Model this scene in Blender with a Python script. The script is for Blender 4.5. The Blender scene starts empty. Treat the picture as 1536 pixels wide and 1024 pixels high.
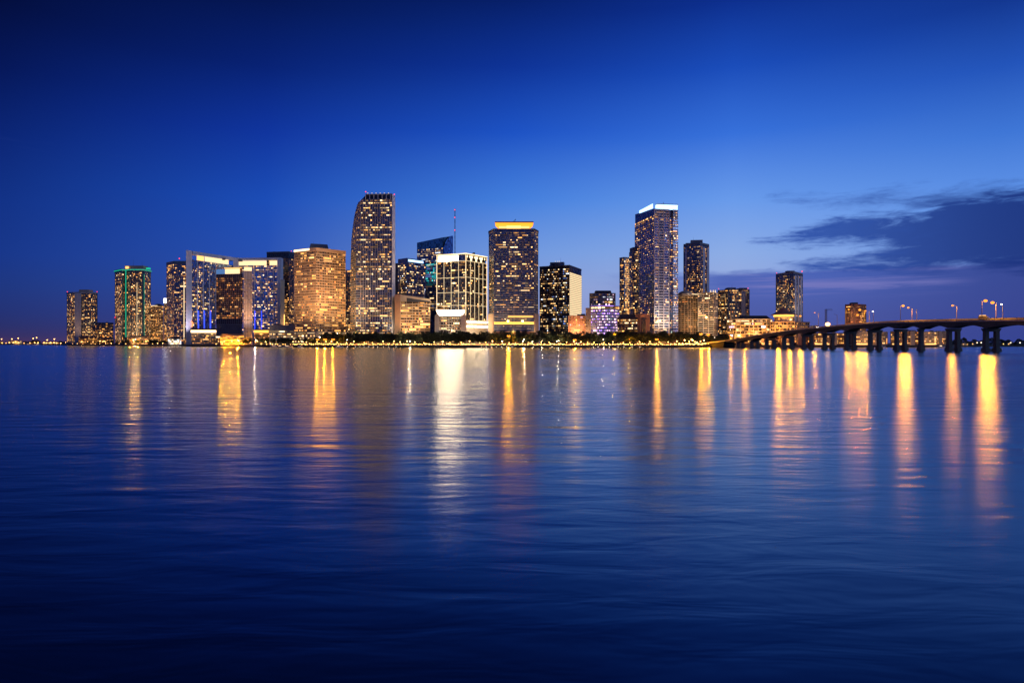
import bpy, math, random
from mathutils import Vector
R = math.radians
rnd = random.Random(7)
S = bpy.context.scene
COL = S.collection
F, CX, HY, CAMZ = 1024.0, 768.0, 514.0, 7.0     # focal length in photo pixels, principal column, horizon row, eye height in metres
LAND = 3.0

def gp(px, D):                                   # bearing + distance -> plan position (metres)
    return Vector(((px - CX) / F * D, D))
def zz(py, D):
    return CAMZ + (HY - py) / F * D
def srgb(r, g, b):
    f = lambda c: (c / 255 / 12.92) if c / 255 <= 0.04045 else ((c / 255 + 0.055) / 1.055) ** 2.4
    return (f(r), f(g), f(b), 1.0)

# ------------------------------------------------------------------ materials
MATS = {}
def new_mat(name):
    m = bpy.data.materials.new(name); m.use_nodes = True
    nt = m.node_tree; nt.nodes.clear()
    out = nt.nodes.new('ShaderNodeOutputMaterial')
    return m, nt, out
def solid(name, col, rough=0.7, var=0.25, scale=0.15, metal=0.0, bump=0.0, stretch=(1, 1, 1)):
    """painted / cast surface: base colour broken up by two noises (weathering, streaks)"""
    m, nt, out = new_mat(name); N, L = nt.nodes, nt.links
    p = N.new('ShaderNodeBsdfPrincipled'); L.new(p.outputs[0], out.inputs[0])
    p.inputs['Roughness'].default_value = rough; p.inputs['Metallic'].default_value = metal
    tc = N.new('ShaderNodeTexCoord'); mp = N.new('ShaderNodeMapping'); mp.inputs['Scale'].default_value = stretch
    L.new(tc.outputs['Object'], mp.inputs[0])
    n = N.new('ShaderNodeTexNoise'); n.inputs['Scale'].default_value = scale; n.inputs['Detail'].default_value = 6
    L.new(mp.outputs[0], n.inputs[0])
    mx = N.new('ShaderNodeMixRGB'); L.new(n.outputs['Fac'], mx.inputs[0])
    mx.inputs[1].default_value = tuple(c * (1 - var) for c in col[:3]) + (1,)
    mx.inputs[2].default_value = tuple(min(1, c * (1 + var)) for c in col[:3]) + (1,)
    L.new(mx.outputs[0], p.inputs['Base Color'])
    if bump:
        b = N.new('ShaderNodeBump'); b.inputs['Strength'].default_value = bump; b.inputs['Distance'].default_value = 0.1
        L.new(n.outputs['Fac'], b.inputs['Height']); L.new(b.outputs[0], p.inputs['Normal'])
    MATS[name] = m; return m
def glass(name, col, rough=0.15, metal=0.5):
    """opaque tinted curtain-wall glass: every pane sits at a slightly different tilt, so reflections break up"""
    m, nt, out = new_mat(name); N, L = nt.nodes, nt.links
    p = N.new('ShaderNodeBsdfPrincipled'); L.new(p.outputs[0], out.inputs[0])
    p.inputs['Roughness'].default_value = rough; p.inputs['Metallic'].default_value = metal
    tc = N.new('ShaderNodeTexCoord'); mp = N.new('ShaderNodeMapping'); mp.inputs['Scale'].default_value = (.45, .45, .25)
    L.new(tc.outputs['Object'], mp.inputs[0])
    w = N.new('ShaderNodeTexWhiteNoise'); w.noise_dimensions = '3D'
    sn = N.new('ShaderNodeVectorMath'); sn.operation = 'FLOOR'; L.new(mp.outputs[0], sn.inputs[0]); L.new(sn.outputs[0], w.inputs['Vector'])
    mx = N.new('ShaderNodeMixRGB'); L.new(w.outputs['Value'], mx.inputs[0])
    mx.inputs[1].default_value = tuple(c * .45 for c in col[:3]) + (1,); mx.inputs[2].default_value = tuple(min(1, c * 1.5) for c in col[:3]) + (1,)
    L.new(mx.outputs[0], p.inputs['Base Color'])
    g = N.new('ShaderNodeNewGeometry'); s1 = N.new('ShaderNodeVectorMath'); s1.operation = 'SUBTRACT'; s1.inputs[1].default_value = (.5, .5, .5)
    L.new(w.outputs['Color'], s1.inputs[0])
    s2 = N.new('ShaderNodeVectorMath'); s2.operation = 'SCALE'; s2.inputs['Scale'].default_value = .12; L.new(s1.outputs[0], s2.inputs[0])
    ad = N.new('ShaderNodeVectorMath'); ad.operation = 'ADD'; L.new(g.outputs['Normal'], ad.inputs[0]); L.new(s2.outputs[0], ad.inputs[1])
    nm = N.new('ShaderNodeVectorMath'); nm.operation = 'NORMALIZE'; L.new(ad.outputs[0], nm.inputs[0]); L.new(nm.outputs[0], p.inputs['Normal'])
    MATS[name] = m; return m
def emit(name, col, strength, var=True, lo=0.12):
    """lit window or lamp; each window its own brightness"""
    m, nt, out = new_mat(name); N, L = nt.nodes, nt.links
    e = N.new('ShaderNodeEmission'); e.inputs[0].default_value = tuple(col[:3]) + (1,); e.inputs[1].default_value = strength
    L.new(e.outputs[0], out.inputs[0])
    if var:
        o = N.new('ShaderNodeObjectInfo'); g = N.new('ShaderNodeNewGeometry')
        a = N.new('ShaderNodeMath'); a.operation = 'ADD'; L.new(o.outputs['Random'], a.inputs[0]); L.new(g.outputs['Random Per Island'], a.inputs[1])
        f = N.new('ShaderNodeMath'); f.operation = 'FRACT'; L.new(a.outputs[0], f.inputs[0])
        q = N.new('ShaderNodeMath'); q.operation = 'POWER'; q.inputs[1].default_value = 2.2; L.new(f.outputs[0], q.inputs[0])
        k = N.new('ShaderNodeMath'); k.operation = 'MULTIPLY_ADD'; k.inputs[1].default_value = strength * 2; k.inputs[2].default_value = strength * lo
        L.new(q.outputs[0], k.inputs[0]); L.new(k.outputs[0], e.inputs[1])
    MATS[name] = m; return m

solid('pale_concrete', (.45, .42, .42), .75)
solid('white_panel', (.74, .72, .78), .6)
solid('grey_concrete', (.26, .25, .27), .8)
solid('dark_cladding', (.09, .09, .11), .5)
solid('mid_cladding', (.18, .20, .23), .5)
solid('tan_stone', (.53, .37, .25), .75)
solid('warm_stone', (.52, .4, .28), .75)
solid('brown_stone', (.3, .16, .1), .75)
solid('brick', (.32, .14, .09), .8, scale=2.0)
solid('cream_stone', (.6, .52, .4), .7)
solid('bridge_concrete', (.11, .105, .105), .85, bump=.3, scale=.4)
solid('asphalt', (.05, .05, .052), .9)
solid('paving', (.24, .21, .18), .85, scale=.08)
solid('seawall_stone', (.07, .065, .06), .9, scale=.4, bump=.4)
solid('weathered_concrete', (.17, .16, .15), .85, bump=.3, scale=.4)
solid('leaf_pale', (.10, .12, .05), .6, var=.5, scale=.5)
solid('darkened_stone', (.012, .012, .013), 1.0, scale=.4, bump=.4)  # shade put into the base colour: near-black despite the lamps nearby
solid('bark', (.09, .065, .045), .9, scale=2)
solid('leaf', (.03, .045, .018), .6, var=.5, scale=.5)
solid('leaf_dark', (.022, .034, .015), .6, var=.5, scale=.5)
solid('frond', (.05, .08, .03), .55, var=.4, scale=.5)
solid('steel', (.28, .28, .29), .45, metal=.6)
solid('dark_steel', (.05, .05, .055), .5, metal=.4)
solid('boat_white', (.75, .75, .76), .3, var=.05)
solid('boat_blue', (.05, .08, .16), .3, var=.1)
solid('roof_dark', (.045, .045, .06), .7)
solid('roof_tile', (.34, .2, .15), .75, scale=1)
glass('glass_navy', (.10, .14, .24)); glass('glass_black', (.035, .04, .055), .2, .3); glass('glass_blue', (.22, .36, .62), .12, .7)
glass('glass_teal', (.10, .22, .28), .12, .6); glass('glass_brown', (.05, .035, .03), .2, .3); glass('glass_grey', (.16, .18, .24), .2, .5)
emit('win_amber', (1, .43, .10), 1.45); emit('win_warm', (1, .53, .18), 1.65); emit('win_cream', (1, .67, .33), 1.75)
emit('win_white', (.9, .93, 1), 1.3); emit('win_orange', (1, .34, .07), 1.1); emit('win_dim', (1, .45, .16), .4); emit('win_faint', (1, .48, .2), .2); emit('panel_blue', (.16, .36, .8), .55, False)
emit('win_violet', (.5, .26, 1), 2.2); emit('win_pink', (1, .62, .80), 2.8); emit('win_teal', (.05, .75, .75), 1.0); emit('win_blue', (.25, .4, 1), .5)
emit('strip_cream', (1, .70, .38), 2.6, False); emit('panel_cream', (1, .70, .36), 1.5, False); emit('crown_glow', (1, .74, .45), 22, False); emit('strip_amber', (1, .50, .13), 3, False); emit('strip_orange', (1, .20, .015), 3.2, False); emit('flood_orange', (1, .42, .06), 60, False)
emit('strip_white', (.86, .92, 1), 4, False); emit('strip_blue', (.12, .3, 1), 5, False); emit('strip_deepblue', (.03, .07, 1), 2.2, False)
emit('strip_green', (.02, .62, .36), .9, False); emit('strip_iceblue', (.42, .66, 1), 2.4, False); emit('strip_yellow', (1, .50, .09), 2.0, False)
emit('thin_cream', (1, .74, .42), 1.25, False); emit('band_amber', (1, .52, .16), 1.8, False)
emit('beacon_red', (1, .04, .05), 2.5, False)
emit('lamp_warm', (1, .50, .14), 26, False); emit('lamp_white', (1, .82, .6), 30, False); emit('lamp_sodium', (1, .31, .035), 2.1, False)
emit('lamp_flood', (1, .8, .55), 12, False); emit('lamp_low', (1, .48, .12), 10, False)
emit('lamp_small_white', (1, .9, .8), 8, False); emit('sign_white', (1, .95, .9), 5, False); emit('sign_orange', (1, .22, .06), 3, False)
M = MATS

# ------------------------------------------------------------------ mesh helper
class MB:
    def __init__(s): s.v, s.f = [], []
    def quad(s, a, b, c, d):
        i = len(s.v); s.v += [tuple(a), tuple(b), tuple(c), tuple(d)]; s.f.append((i, i + 1, i + 2, i + 3))
    def hexa(s, b, t):                                   # bottom loop of 4, top loop of 4 (CCW from above)
        i = len(s.v); s.v += [tuple(p) for p in b] + [tuple(p) for p in t]
        s.f += [(i + 3, i + 2, i + 1, i), (i + 4, i + 5, i + 6, i + 7)] + [(i + k, i + (k + 1) % 4, i + 4 + (k + 1) % 4, i + 4 + k) for k in range(4)]
    def box(s, x0, x1, y0, y1, z0, z1):
        q = [(x0, y0), (x1, y0), (x1, y1), (x0, y1)]
        s.hexa([(x, y, z0) for x, y in q], [(x, y, z1) for x, y in q])
    def prism(s, poly, z0, z1, top=None):                # CCW polygon; top: other loop of as many points; z1 may be a list
        n = len(poly); i = len(s.v); top = top or poly
        za = z1 if isinstance(z1, (list, tuple)) else [z1] * n
        s.v += [(p[0], p[1], z0) for p in poly] + [(p[0], p[1], z) for p, z in zip(top, za)]
        s.f += [tuple(range(i + n - 1, i - 1, -1)), tuple(range(i + n, i + 2 * n))] + [(i + k, i + (k + 1) % n, i + n + (k + 1) % n, i + n + k) for k in range(n)]
    def wallbox(s, p, q, z0, z1, inn, out):              # upright slab along p->q, from inn inside to out outside of that line
        d = (q - p).normalized(); n = Vector((d.y, -d.x))
        a, b, c, e = p + n * out, q + n * out, q - n * inn, p - n * inn
        s.hexa([(v.x, v.y, z0) for v in (a, b, c, e)], [(v.x, v.y, z1) for v in (a, b, c, e)])
    def tube(s, a, b, r0, r1, n=8):
        a, b = Vector(a), Vector(b); d = (b - a).normalized()
        u = d.orthogonal().normalized(); w = d.cross(u); i = len(s.v)
        for p, r in ((a, r0), (b, r1)):
            for k in range(n):
                t = 2 * math.pi * k / n; s.v.append(tuple(p + u * (math.cos(t) * r) + w * (math.sin(t) * r)))
        s.f += [(i + k, i + (k + 1) % n, i + n + (k + 1) % n, i + n + k) for k in range(n)]
        s.f += [tuple(range(i + n - 1, i - 1, -1)), tuple(range(i + n, i + 2 * n))]
    def ball(s, c, r, n=8, m=5, sq=1.0):
        i = len(s.v); s.v.append((c[0], c[1], c[2] - r * sq))
        for a in range(1, m):
            t = -math.pi / 2 + math.pi * a / m
            for k in range(n):
                g = 2 * math.pi * k / n; s.v.append((c[0] + r * math.cos(t) * math.cos(g), c[1] + r * math.cos(t) * math.sin(g), c[2] + r * sq * math.sin(t)))
        s.v.append((c[0], c[1], c[2] + r * sq)); e = len(s.v) - 1
        for k in range(n):
            s.f.append((i, i + 1 + (k + 1) % n, i + 1 + k)); s.f.append((e, e - n + k, e - n + (k + 1) % n))
            for a in range(m - 2):
                o = i + 1 + a * n; s.f.append((o + k, o + (k + 1) % n, o + n + (k + 1) % n, o + n + k))
    def build(s, name, mat, parent=None, off=None, smooth=False, kind=None):
        me = bpy.data.meshes.new(name)
        v = s.v if off is None else [(a - off[0], b - off[1], c - off[2]) for a, b, c in s.v]
        me.from_pydata(v, [], s.f); me.update()
        mats = mat if isinstance(mat, (list, tuple)) else [mat]
        for m in mats: me.materials.append(M[m] if isinstance(m, str) else m)
        if smooth: me.shade_smooth()
        o = bpy.data.objects.new(name, me); COL.objects.link(o)
        if parent is not None: o.parent = parent
        if kind: o['kind'] = kind
        return o

def thing(name, label, cat, loc=(0, 0, 0), rz=0, group=None):
    o = bpy.data.objects.new(name, None); COL.objects.link(o); o.empty_display_size = .2
    o.location = loc; o.rotation_euler = (0, 0, rz); o['label'] = label; o['category'] = cat
    if group: o['group'] = group
    return o
def dup(root, loc, rz=0, label=None, scale=None):
    r = root.copy(); COL.objects.link(r); r.location = loc; r.rotation_euler = (0, 0, rz)
    if label: r['label'] = label
    if scale: r.scale = scale
    for ch in list(root.children):
        c = ch.copy(); COL.objects.link(c); c.parent = r
        for g in ch.children:
            d = g.copy(); COL.objects.link(d); d.parent = c
    return r

# ------------------------------------------------------------------ towers
def offset_poly(poly, d):
    n = len(poly); out = []
    for i in range(n):
        a, b, c = poly[i - 1], poly[i], poly[(i + 1) % n]
        e1, e2 = (b - a).normalized(), (c - b).normalized()
        n1, n2 = Vector((e1.y, -e1.x)), Vector((e2.y, -e2.x))
        m = (n1 + n2); k = max(.35, m.length_squared / 2)
        out.append(b + m * (d / k))
    return out
def close_back(front, depth):
    """front points left to right as seen from the water -> closed plan (counter-clockwise from above)"""
    p, q = front[0], front[-1]
    d = (q - p).normalized()                             # flanks run back along the line of sight
    return list(front) + [q + q.normalized() * depth - d, p + p.normalized() * depth + d]
UNIT = {}
def unit_window(mat):
    if mat not in UNIT:
        mb = MB(); mb.box(-.5, .5, 0, 1, -.5, .5)
        me = bpy.data.meshes.new('window_light'); me.from_pydata(mb.v, [], mb.f); me.materials.append(M[mat]); UNIT[mat] = me
    return UNIT[mat]

class Tower:
    def __init__(s, name, label, front, depth=None, poly=None, cat='tower', group=None):
        s.front = [gp(*p) for p in front]
        s.poly = poly or close_back(s.front, depth or 35)
        c = sum(s.poly, Vector((0, 0))) / len(s.poly)
        s.o = Vector((c.x, c.y, LAND))
        s.root = thing(name, label, cat, s.o, 0, group); s.wins = []
        s.r = random.Random(label)
    def part(s, mb, name, mat, kind=None, smooth=False):
        return mb.build(name, mat, s.root, s.o, smooth, kind)
    def body(s, z1, mat, name='glazing', z0=LAND, poly=None, top=None):
        mb = MB(); mb.prism(poly or s.poly, z0, z1, top); return s.part(mb, name, mat)
    def bands(s, z0, z1, pitch, h, out, mat, name='floor_band', poly=None, edges=None, vert=None, vw=.5, vout=None):
        """spandrel band at every floor, and uprights every vert metres along the given edges"""
        mb = MB(); poly = poly or s.poly; n = max(1, round((z1 - z0) / pitch)); p = (z1 - z0) / n
        for k in range(n + 1):
            z = z0 + k * p
            if edges is None: mb.prism(offset_poly(poly, out), z - h * .5 if k else z, z + h * .5)
            else:
                for e in edges: mb.wallbox(poly[e], poly[(e + 1) % len(poly)], z - h * .5 if k else z, z + h * .5, .2, out)
        if vert: s.uprights(mb, z0, z1, vert, vw, vout or out * .7, poly, edges)
        return s.part(mb, name, mat)
    def uprights(s, mb, z0, z1, vert, vw, vout, poly=None, edges=None):
        poly = poly or s.poly
        for e in (edges if edges is not None else range(len(s.front) - 1)):
            a, b = poly[e], poly[(e + 1) % len(poly)]; L = (b - a).length; d = (b - a) / L; m = max(1, round(L / vert))
            for k in range(m + 1):
                t = a + d * (L * k / m)
                mb.wallbox(t - d * vw * .5, t + d * vw * .5, z0 + .01, z1 + .013, .2, vout)
    def lights(s, e, z0, z1, pitch, bay, dens, cols, run=1.0, wh=.55, ww=.8, vgrad=0.0, poly=None, colmask=None, rowmask=None, proud=.08, even=False):
        """lit windows of edge e: random floors and bays, in runs"""
        bay, run, dens = (bay, run, dens) if even else (bay * .74, 1 + (run - 1) * .9, dens * 1.42)
        poly = poly or s.poly; a, b = poly[e], poly[(e + 1) % len(poly)]; L = (b - a).length; d = (b - a) / L; n2 = Vector((d.y, -d.x))
        nf = max(1, round((z1 - z0) / pitch)); p = (z1 - z0) / nf; nb = max(1, round(L / bay)); bw = L / nb
        r = s.r; names = [c[0] for c in cols]; ws = [c[1] for c in cols]
        colf = [1.0 if even else r.uniform(.45, 1.55) for _ in range(nb)]
        for f in range(nf):
            ff = 1.0 if even else r.choice((.3, .7, 1, 1, 1.3, 1.9)); h = f / nf; k = 0
            while k < nb:
                pr = dens * ff * colf[k] * (1 + vgrad * (1 - h) - vgrad * .5 * h)
                if rowmask: pr *= rowmask(h)
                if colmask: pr *= colmask((k + .5) / nb, h)
                if r.random() < pr / max(1, run):
                    m = 1
                    while m < 9 and k + m < nb and r.random() < 1 - 1 / run: m += 1
                    mid = a + d * (bw * (k + m / 2)); zc = z0 + (f + .5) * p + p * r.uniform(-.03, .03)
                    s.wins.append((mid, zc, bw * m - bw * (1 - ww), p * wh * r.choice((.6, .85, 1, 1, 1.08)), d, n2, r.choices(names, ws)[0], proud))
                    k += m
                else:
                    if not even and r.random() < .42 * (pr > 0): s.wins.append((a + d * (bw * (k + .5)), z0 + (f + .5) * p, bw * ww * r.uniform(.5, .95), p * wh * r.uniform(.4, .9), d, n2, 'win_faint', proud))
                    k += 1
    def finish(s, cap=100):
        s.wins.sort(key=lambda w: -w[2] * w[3])
        for mid, zc, w, h, d, n2, mat, proud in s.wins[:cap]:
            o = bpy.data.objects.new('lit_window', unit_window(mat)); COL.objects.link(o); o.parent = s.root
            p = mid + n2 * proud
            o.location = (p.x - s.o.x, p.y - s.o.y, zc - s.o.z); o.scale = (w, .4, h); o.rotation_euler = (0, 0, math.atan2(d.y, d.x))
        rest = {}
        for t in s.wins[cap:]: rest.setdefault(t[6], []).append(t)
        if rest:
            mb = MB(); names = sorted(rest); idx = []
            for i, k in enumerate(names):
                for mid, zc, w, h, d, n2, mat, proud in rest[k]:
                    nf0 = len(mb.f); mb.wallbox(mid - d * w * .5, mid + d * w * .5, zc - h * .5, zc + h * .5, .3, proud); idx += [i] * (len(mb.f) - nf0)
            o = s.part(mb, 'lit_window', names, 'stuff')
            o.data.polygons.foreach_set('material_index', idx)
        return s
    def strip(s, pts, r, mat, name='light_strip'):
        mb = MB()
        for a, b in zip(pts[:-1], pts[1:]): mb.tube(a, b, r, r, 6)
        return s.part(mb, name, mat)
    def boxat(s, px0, px1, D0, depth, z0, z1, name, mat, flare=0.0):
        p, q = gp(px0, D0), gp(px1, D0); mb = MB()
        poly = [p, q, q + Vector((0, depth)), p + Vector((0, depth))]
        mb.prism(poly, z0, z1, offset_poly(poly, flare) if flare else None); return s.part(mb, name, mat)
    def beacon(s, px, D, z, r=.7):
        mb = MB(); p = gp(px, D); mb.tube((p.x, p.y, z - 3), (p.x, p.y, z), .12, .12, 5); m = s.part(mb, 'beacon_mast', 'dark_steel')
        mb = MB(); mb.ball((p.x, p.y, z + r), r); mb.build('beacon_light', 'beacon_red', m, s.o)
    def antenna(s, px, D, z0, z1, r=.25):
        mb = MB(); p = gp(px, D); mb.tube((p.x, p.y, z0), (p.x, p.y, z1), r, r * .3, 6); s.part(mb, 'antenna', 'dark_steel')
    def plant(s, z, n=4, h=2.5):
        """roof plant: small housings, each its own part"""
        c = sum(s.poly, Vector((0, 0))) / len(s.poly)
        for _ in range(n):
            t = s.r.choice(s.front); q = c.lerp(t, s.r.uniform(.1, .75)); a, b = s.r.uniform(1.5, 4), s.r.uniform(1.5, 3)
            mb = MB(); mb.box(q.x - a, q.x + a, q.y - b, q.y + b, z - .3, z + h * s.r.uniform(.5, 1.1)); s.part(mb, 'roof_plant', 'grey_concrete')
    def edge_pt(s, e, t, out=0.0):
        a, b = s.poly[e], s.poly[(e + 1) % len(s.poly)]; d = (b - a).normalized()
        return a.lerp(b, t) + Vector((d.y, -d.x)) * out
CONDO = [('win_amber', 4), ('win_warm', 4), ('win_cream', 2), ('win_orange', 1.5), ('win_dim', 3)]
OFFICE = [('win_warm', 4), ('win_cream', 3), ('win_amber', 2), ('win_dim', 3)]
GOLD = [('win_amber', 5), ('win_warm', 3), ('win_dim', 4), ('win_orange', 1)]
RED = [('win_orange', 4), ('win_amber', 4), ('win_warm', 2), ('win_dim', 2)]
COOL = [('win_white', 1), ('win_cream', 3), ('win_warm', 3), ('win_blue', 1)]

def v3(p, z): return Vector((p.x, p.y, z))
# ------------------------------------------------------------------ the skyline, left to right
def top_at(py, D): return zz(py, D)

# 1 far-left condominium
t = Tower('apartment_tower', 'leftmost tower of the skyline, chamfered apartment block with one pale vertical panel', [(100.5, 1905), (110, 1880), (136, 1880), (146, 1905)], 40)
z = top_at(440, 1880)
t.body(z, 'glass_black'); t.bands(LAND, z, 3.6, .8, .5, 'mid_cladding', vert=9, vw=1.2)
mb = MB(); p, q = gp(112.5, 1879), gp(122, 1879); mb.wallbox(p, q, LAND, z + 2, .5, 1.2); t.part(mb, 'pale_panel', 'pale_concrete')
for e in (0, 1, 2): t.lights(e, LAND + 6, z, 3.6, 3.4, .34, CONDO, 1.3, .62, vgrad=.5, colmask=(lambda u, h: 0 if .08 < u < .46 else 1) if e == 1 else None)
mb = MB(); mb.prism(offset_poly(t.poly, 1.2), z, z + 4); t.part(mb, 'parapet', 'pale_concrete')
t.boxat(118.5, 133, 1886, 20, z + 4, z + 11, 'penthouse', 'tan_stone')
for k in range(5): t.boxat(112 + k * 1.9, 112.7 + k * 1.9, 1877.3, .6, LAND + 8, z, 'pale_rib', 'white_panel')
t.beacon(101, 1903, z + 5, 1.2); t.beacon(145.6, 1903, z + 5, 1.2); t.plant(z + 4, 4, 4); t.finish(); T1 = t
# 2 low dark block
t = Tower('apartment_block', 'low dark flat-roofed block between the leftmost tower and the green neon tower', [(143, 1850), (170, 1850)], 40)
z = top_at(484, 1850); t.body(z, 'glass_black'); t.bands(LAND, z, 3.6, .8, .4, 'dark_cladding', vert=8)
t.lights(0, LAND + 4, z - 1, 3.6, 3.4, .32, RED, 1.4); t.plant(z, 3); t.finish()
# 3 green neon tower
t = Tower('apartment_tower', 'tall dark tower edged with green neon lines along its crown and corner', [(172.5, 1735), (183, 1700), (187, 1706), (190.5, 1706), (195, 1696), (213, 1696), (216.5, 1704), (226, 1735)], 42)
z = top_at(406, 1700)
t.body(z, 'glass_black'); t.bands(LAND, z, 3.5, .7, .45, 'mid_cladding', vert=8, vw=1.0)
for e, dn in ((0, .42), (1, .1), (3, .3), (4, .42), (6, .4)): t.lights(e, LAND + 5, z - 4, 3.5, 3.3, dn, CONDO, 1.3, .62, vgrad=.8)
mb = MB(); mb.prism(offset_poly(t.poly, 1.5), z, z + 5); t.part(mb, 'crown', 'pale_concrete')
p = gp(188.7, 1702); t.strip([(p.x, p.y, LAND + 18), (p.x, p.y, z + 1)], .85, 'strip_green', 'neon_line')
p = gp(216.3, 1702); t.strip([(p.x, p.y, LAND + 14), (p.x, p.y, z - 8)], .3, 'strip_green', 'neon_line')
p = gp(205.5, 1693); t.strip([(p.x, p.y, LAND + 14), (p.x, p.y, z - 30)], .45, 'thin_cream', 'light_line')
cr = offset_poly(t.poly, 2.3); t.strip([v3(c, z + 2) for c in cr[:8]], .75, 'strip_green', 'neon_line')
t.boxat(187, 215, 1712, 22, z + 5, z + 14, 'penthouse', 'tan_stone'); t.boxat(188, 192.5, 1709, 2, z + 6, z + 12, 'lit_panel', 'band_amber'); t.boxat(219, 223.5, 1712, 8, z + 5, z + 9, 'lit_panel', 'strip_green')
t.antenna(200, 1720, z + 14, z + 32); t.antenna(213, 1720, z + 14, z + 26); t.beacon(173, 1734, top_at(477, 1734), 1.6); t.finish()
# 4 short warm block with a domed roof and lit lantern
t = Tower('apartment_block', 'short warm lit block with a dark domed roof right of the green neon tower', [(226, 1740), (245, 1740)], 30)
z = top_at(459, 1740); t.body(z, 'glass_brown'); t.bands(LAND, z, 3.6, .9, .4, 'tan_stone', vert=7)
t.lights(0, LAND + 3, z, 3.6, 3.2, .5, GOLD, 1.3, vgrad=.6)
mb = MB(); p = gp(238, 1755); mb.ball((p.x, p.y, z), 11, 12, 8, .6); t.part(mb, 'dome', 'roof_dark', smooth=True)
mb = MB(); p, q = gp(226.5, 1739), gp(236, 1739); mb.wallbox(p, q, z, z + 1.6, .5, .5); t.part(mb, 'light_strip', 'thin_cream'); t.finish()
t = Tower('lantern_tower', 'slim amber lit shaft topped by a glowing white lantern box beside the dark condominium', [(245.6, 1650), (251, 1650)], 8)
z = top_at(455, 1650); t.body(z, 'tan_stone', 'shaft'); t.lights(0, LAND + 3, z, 3.6, 2.6, .5, GOLD, 1.4, vgrad=.5)
t.boxat(245.5, 250.8, 1648, 7, z + 1, z + 12, 'lantern', 'sign_white'); t.boxat(246.4, 250, 1649, 6, z - .02, z + 1, 'lantern_foot', 'grey_concrete'); t.finish()
# 5 dark condominium
t = Tower('apartment_tower', 'dark condominium with scattered amber windows beside the left pylon of the white framed building', [(250, 1590), (261, 1560), (284, 1560)], 36)
z = top_at(396, 1560); t.body(z, 'glass_navy'); t.bands(LAND, z, 3.5, .7, .4, 'mid_cladding', vert=7, vw=.7)
for e in (0, 1): t.lights(e, LAND + 4, z, 3.5, 3.2, .4, CONDO, 1.7, .55, vgrad=.5)
mb = MB(); mb.prism(offset_poly(t.poly, .8), z, z + 7); t.part(mb, 'parapet', 'mid_cladding'); t.beacon(269, 1566, z + 12, 1.3)
t.boxat(275.4, 276.4, 1558.4, .8, LAND + 10, z - 40, 'light_line', 'thin_cream'); t.finish()
# 6 white framed V-shaped hotel slab
FL = [gp(280, 1332), gp(352, 1446)]; FR = [gp(355, 1446), gp(421, 1440)]
poly = [FL[0], FL[1], FR[0], FR[1], gp(420, 1475), gp(352, 1480), gp(281, 1372)]
t = Tower('hotel_building', 'wide blue glass building in a white frame of two wings meeting in a shallow valley', [(280, 1332), (352, 1446), (355, 1446), (421, 1440)], poly=poly)
z = top_at(375.5, 1332); zg = z - 17
t.body(zg, 'glass_blue')
def on(e, u, out=0): return t.edge_pt(e, u, out)
t.bands(LAND + 18, zg, 3.7, .5, .2, 'dark_cladding', edges=(0, 2))
mb = MB(); mb.prism([gp(279, 1326), gp(288, 1340), gp(288.2, 1362), gp(279.6, 1346)], LAND, z); t.part(mb, 'white_pylon', 'white_panel')
mb = MB(); mb.wallbox(gp(416.5, 1438), gp(421.5, 1438), LAND, z - 1, 14, 3); t.part(mb, 'white_pylon', 'white_panel')
mb = MB(); mb.wallbox(gp(288.3, 1344), gp(352, 1446), z - 6.5, z - .02, 10, 2.6); t.part(mb, 'white_cornice', 'white_panel')
mb = MB(); mb.wallbox(gp(355, 1446), gp(416.4, 1438), z - 5, z - 1.02, 10, 2.6); t.part(mb, 'white_cornice', 'white_panel')
mb = MB(); mb.box(on(0, .985).x, on(2, .06).x, 1440, 1462, LAND, z - .5); t.part(mb, 'white_pillar', 'white_panel')
for e, u0, u1, mat in ((0, .2, .34, 'band_amber'), (0, .36, .86, 'panel_cream'), (2, .06, .68, 'panel_cream'), (2, .75, .92, 'panel_cream')):
    mb = MB(); mb.wallbox(on(e, u0), on(e, u1), z - 16.5, z - 7, .4, .5); t.part(mb, 'lit_crown_panel', mat)
for e, us in ((0, (.2, .32, .445, .58, .70, .83)), (2, (.25, .4, .55, .7, .83))):
    for i, u in enumerate(us):
        mb = MB(); mb.wallbox(on(e, u), on(e, u + .012), LAND + 22, zg, .3, 1.0); t.part(mb, 'pale_fin', 'white_panel')
        if i < (4 if e == 0 else 3):
            p = on(e, u + .02, 1.5); t.strip([v3(p, LAND + 26), v3(p, top_at(466, p.y))], .95 if e == 0 else .6, 'strip_deepblue', 'blue_light_line')
t.lights(0, LAND + 26, zg, 3.7, 4, .14, OFFICE, 1.2, .5, vgrad=.3, colmask=lambda u, h: 1.8 if (u < .3 or h > .92 or .3 < h < .4) else .5)
t.lights(2, LAND + 26, zg, 3.7, 4, .33, OFFICE, 1.3, .5, vgrad=.0, colmask=lambda u, h: 1.5 if h > .88 else 1)
t.lights(2, LAND + 26, zg, 3.7, 4, .95, [('win_amber', 3), ('win_warm', 2)], 3, .5, rowmask=lambda h: 1.0 if .27 < h < .31 else 0)
p = on(0, .065, 1.8); mb = MB(); ring = [(p.x + 4.4 * math.cos(k * .5236), p.y, top_at(486, p.y) + 5.4 * math.sin(k * .5236)) for k in range(13)]
for a, b in zip(ring[:-1], ring[1:]): mb.tube(a, b, 1.0, 1.0, 6)
t.part(mb, 'ring_sign', 'sign_orange'); t.plant(z - 10, 2, 6)
t.finish()
t = Tower('entrance_pavilion', 'low cream lit pavilion below the white framed building, left of the brown hotel', [(287, 1290), (325, 1290)], 22, cat='pavilion')
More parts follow.
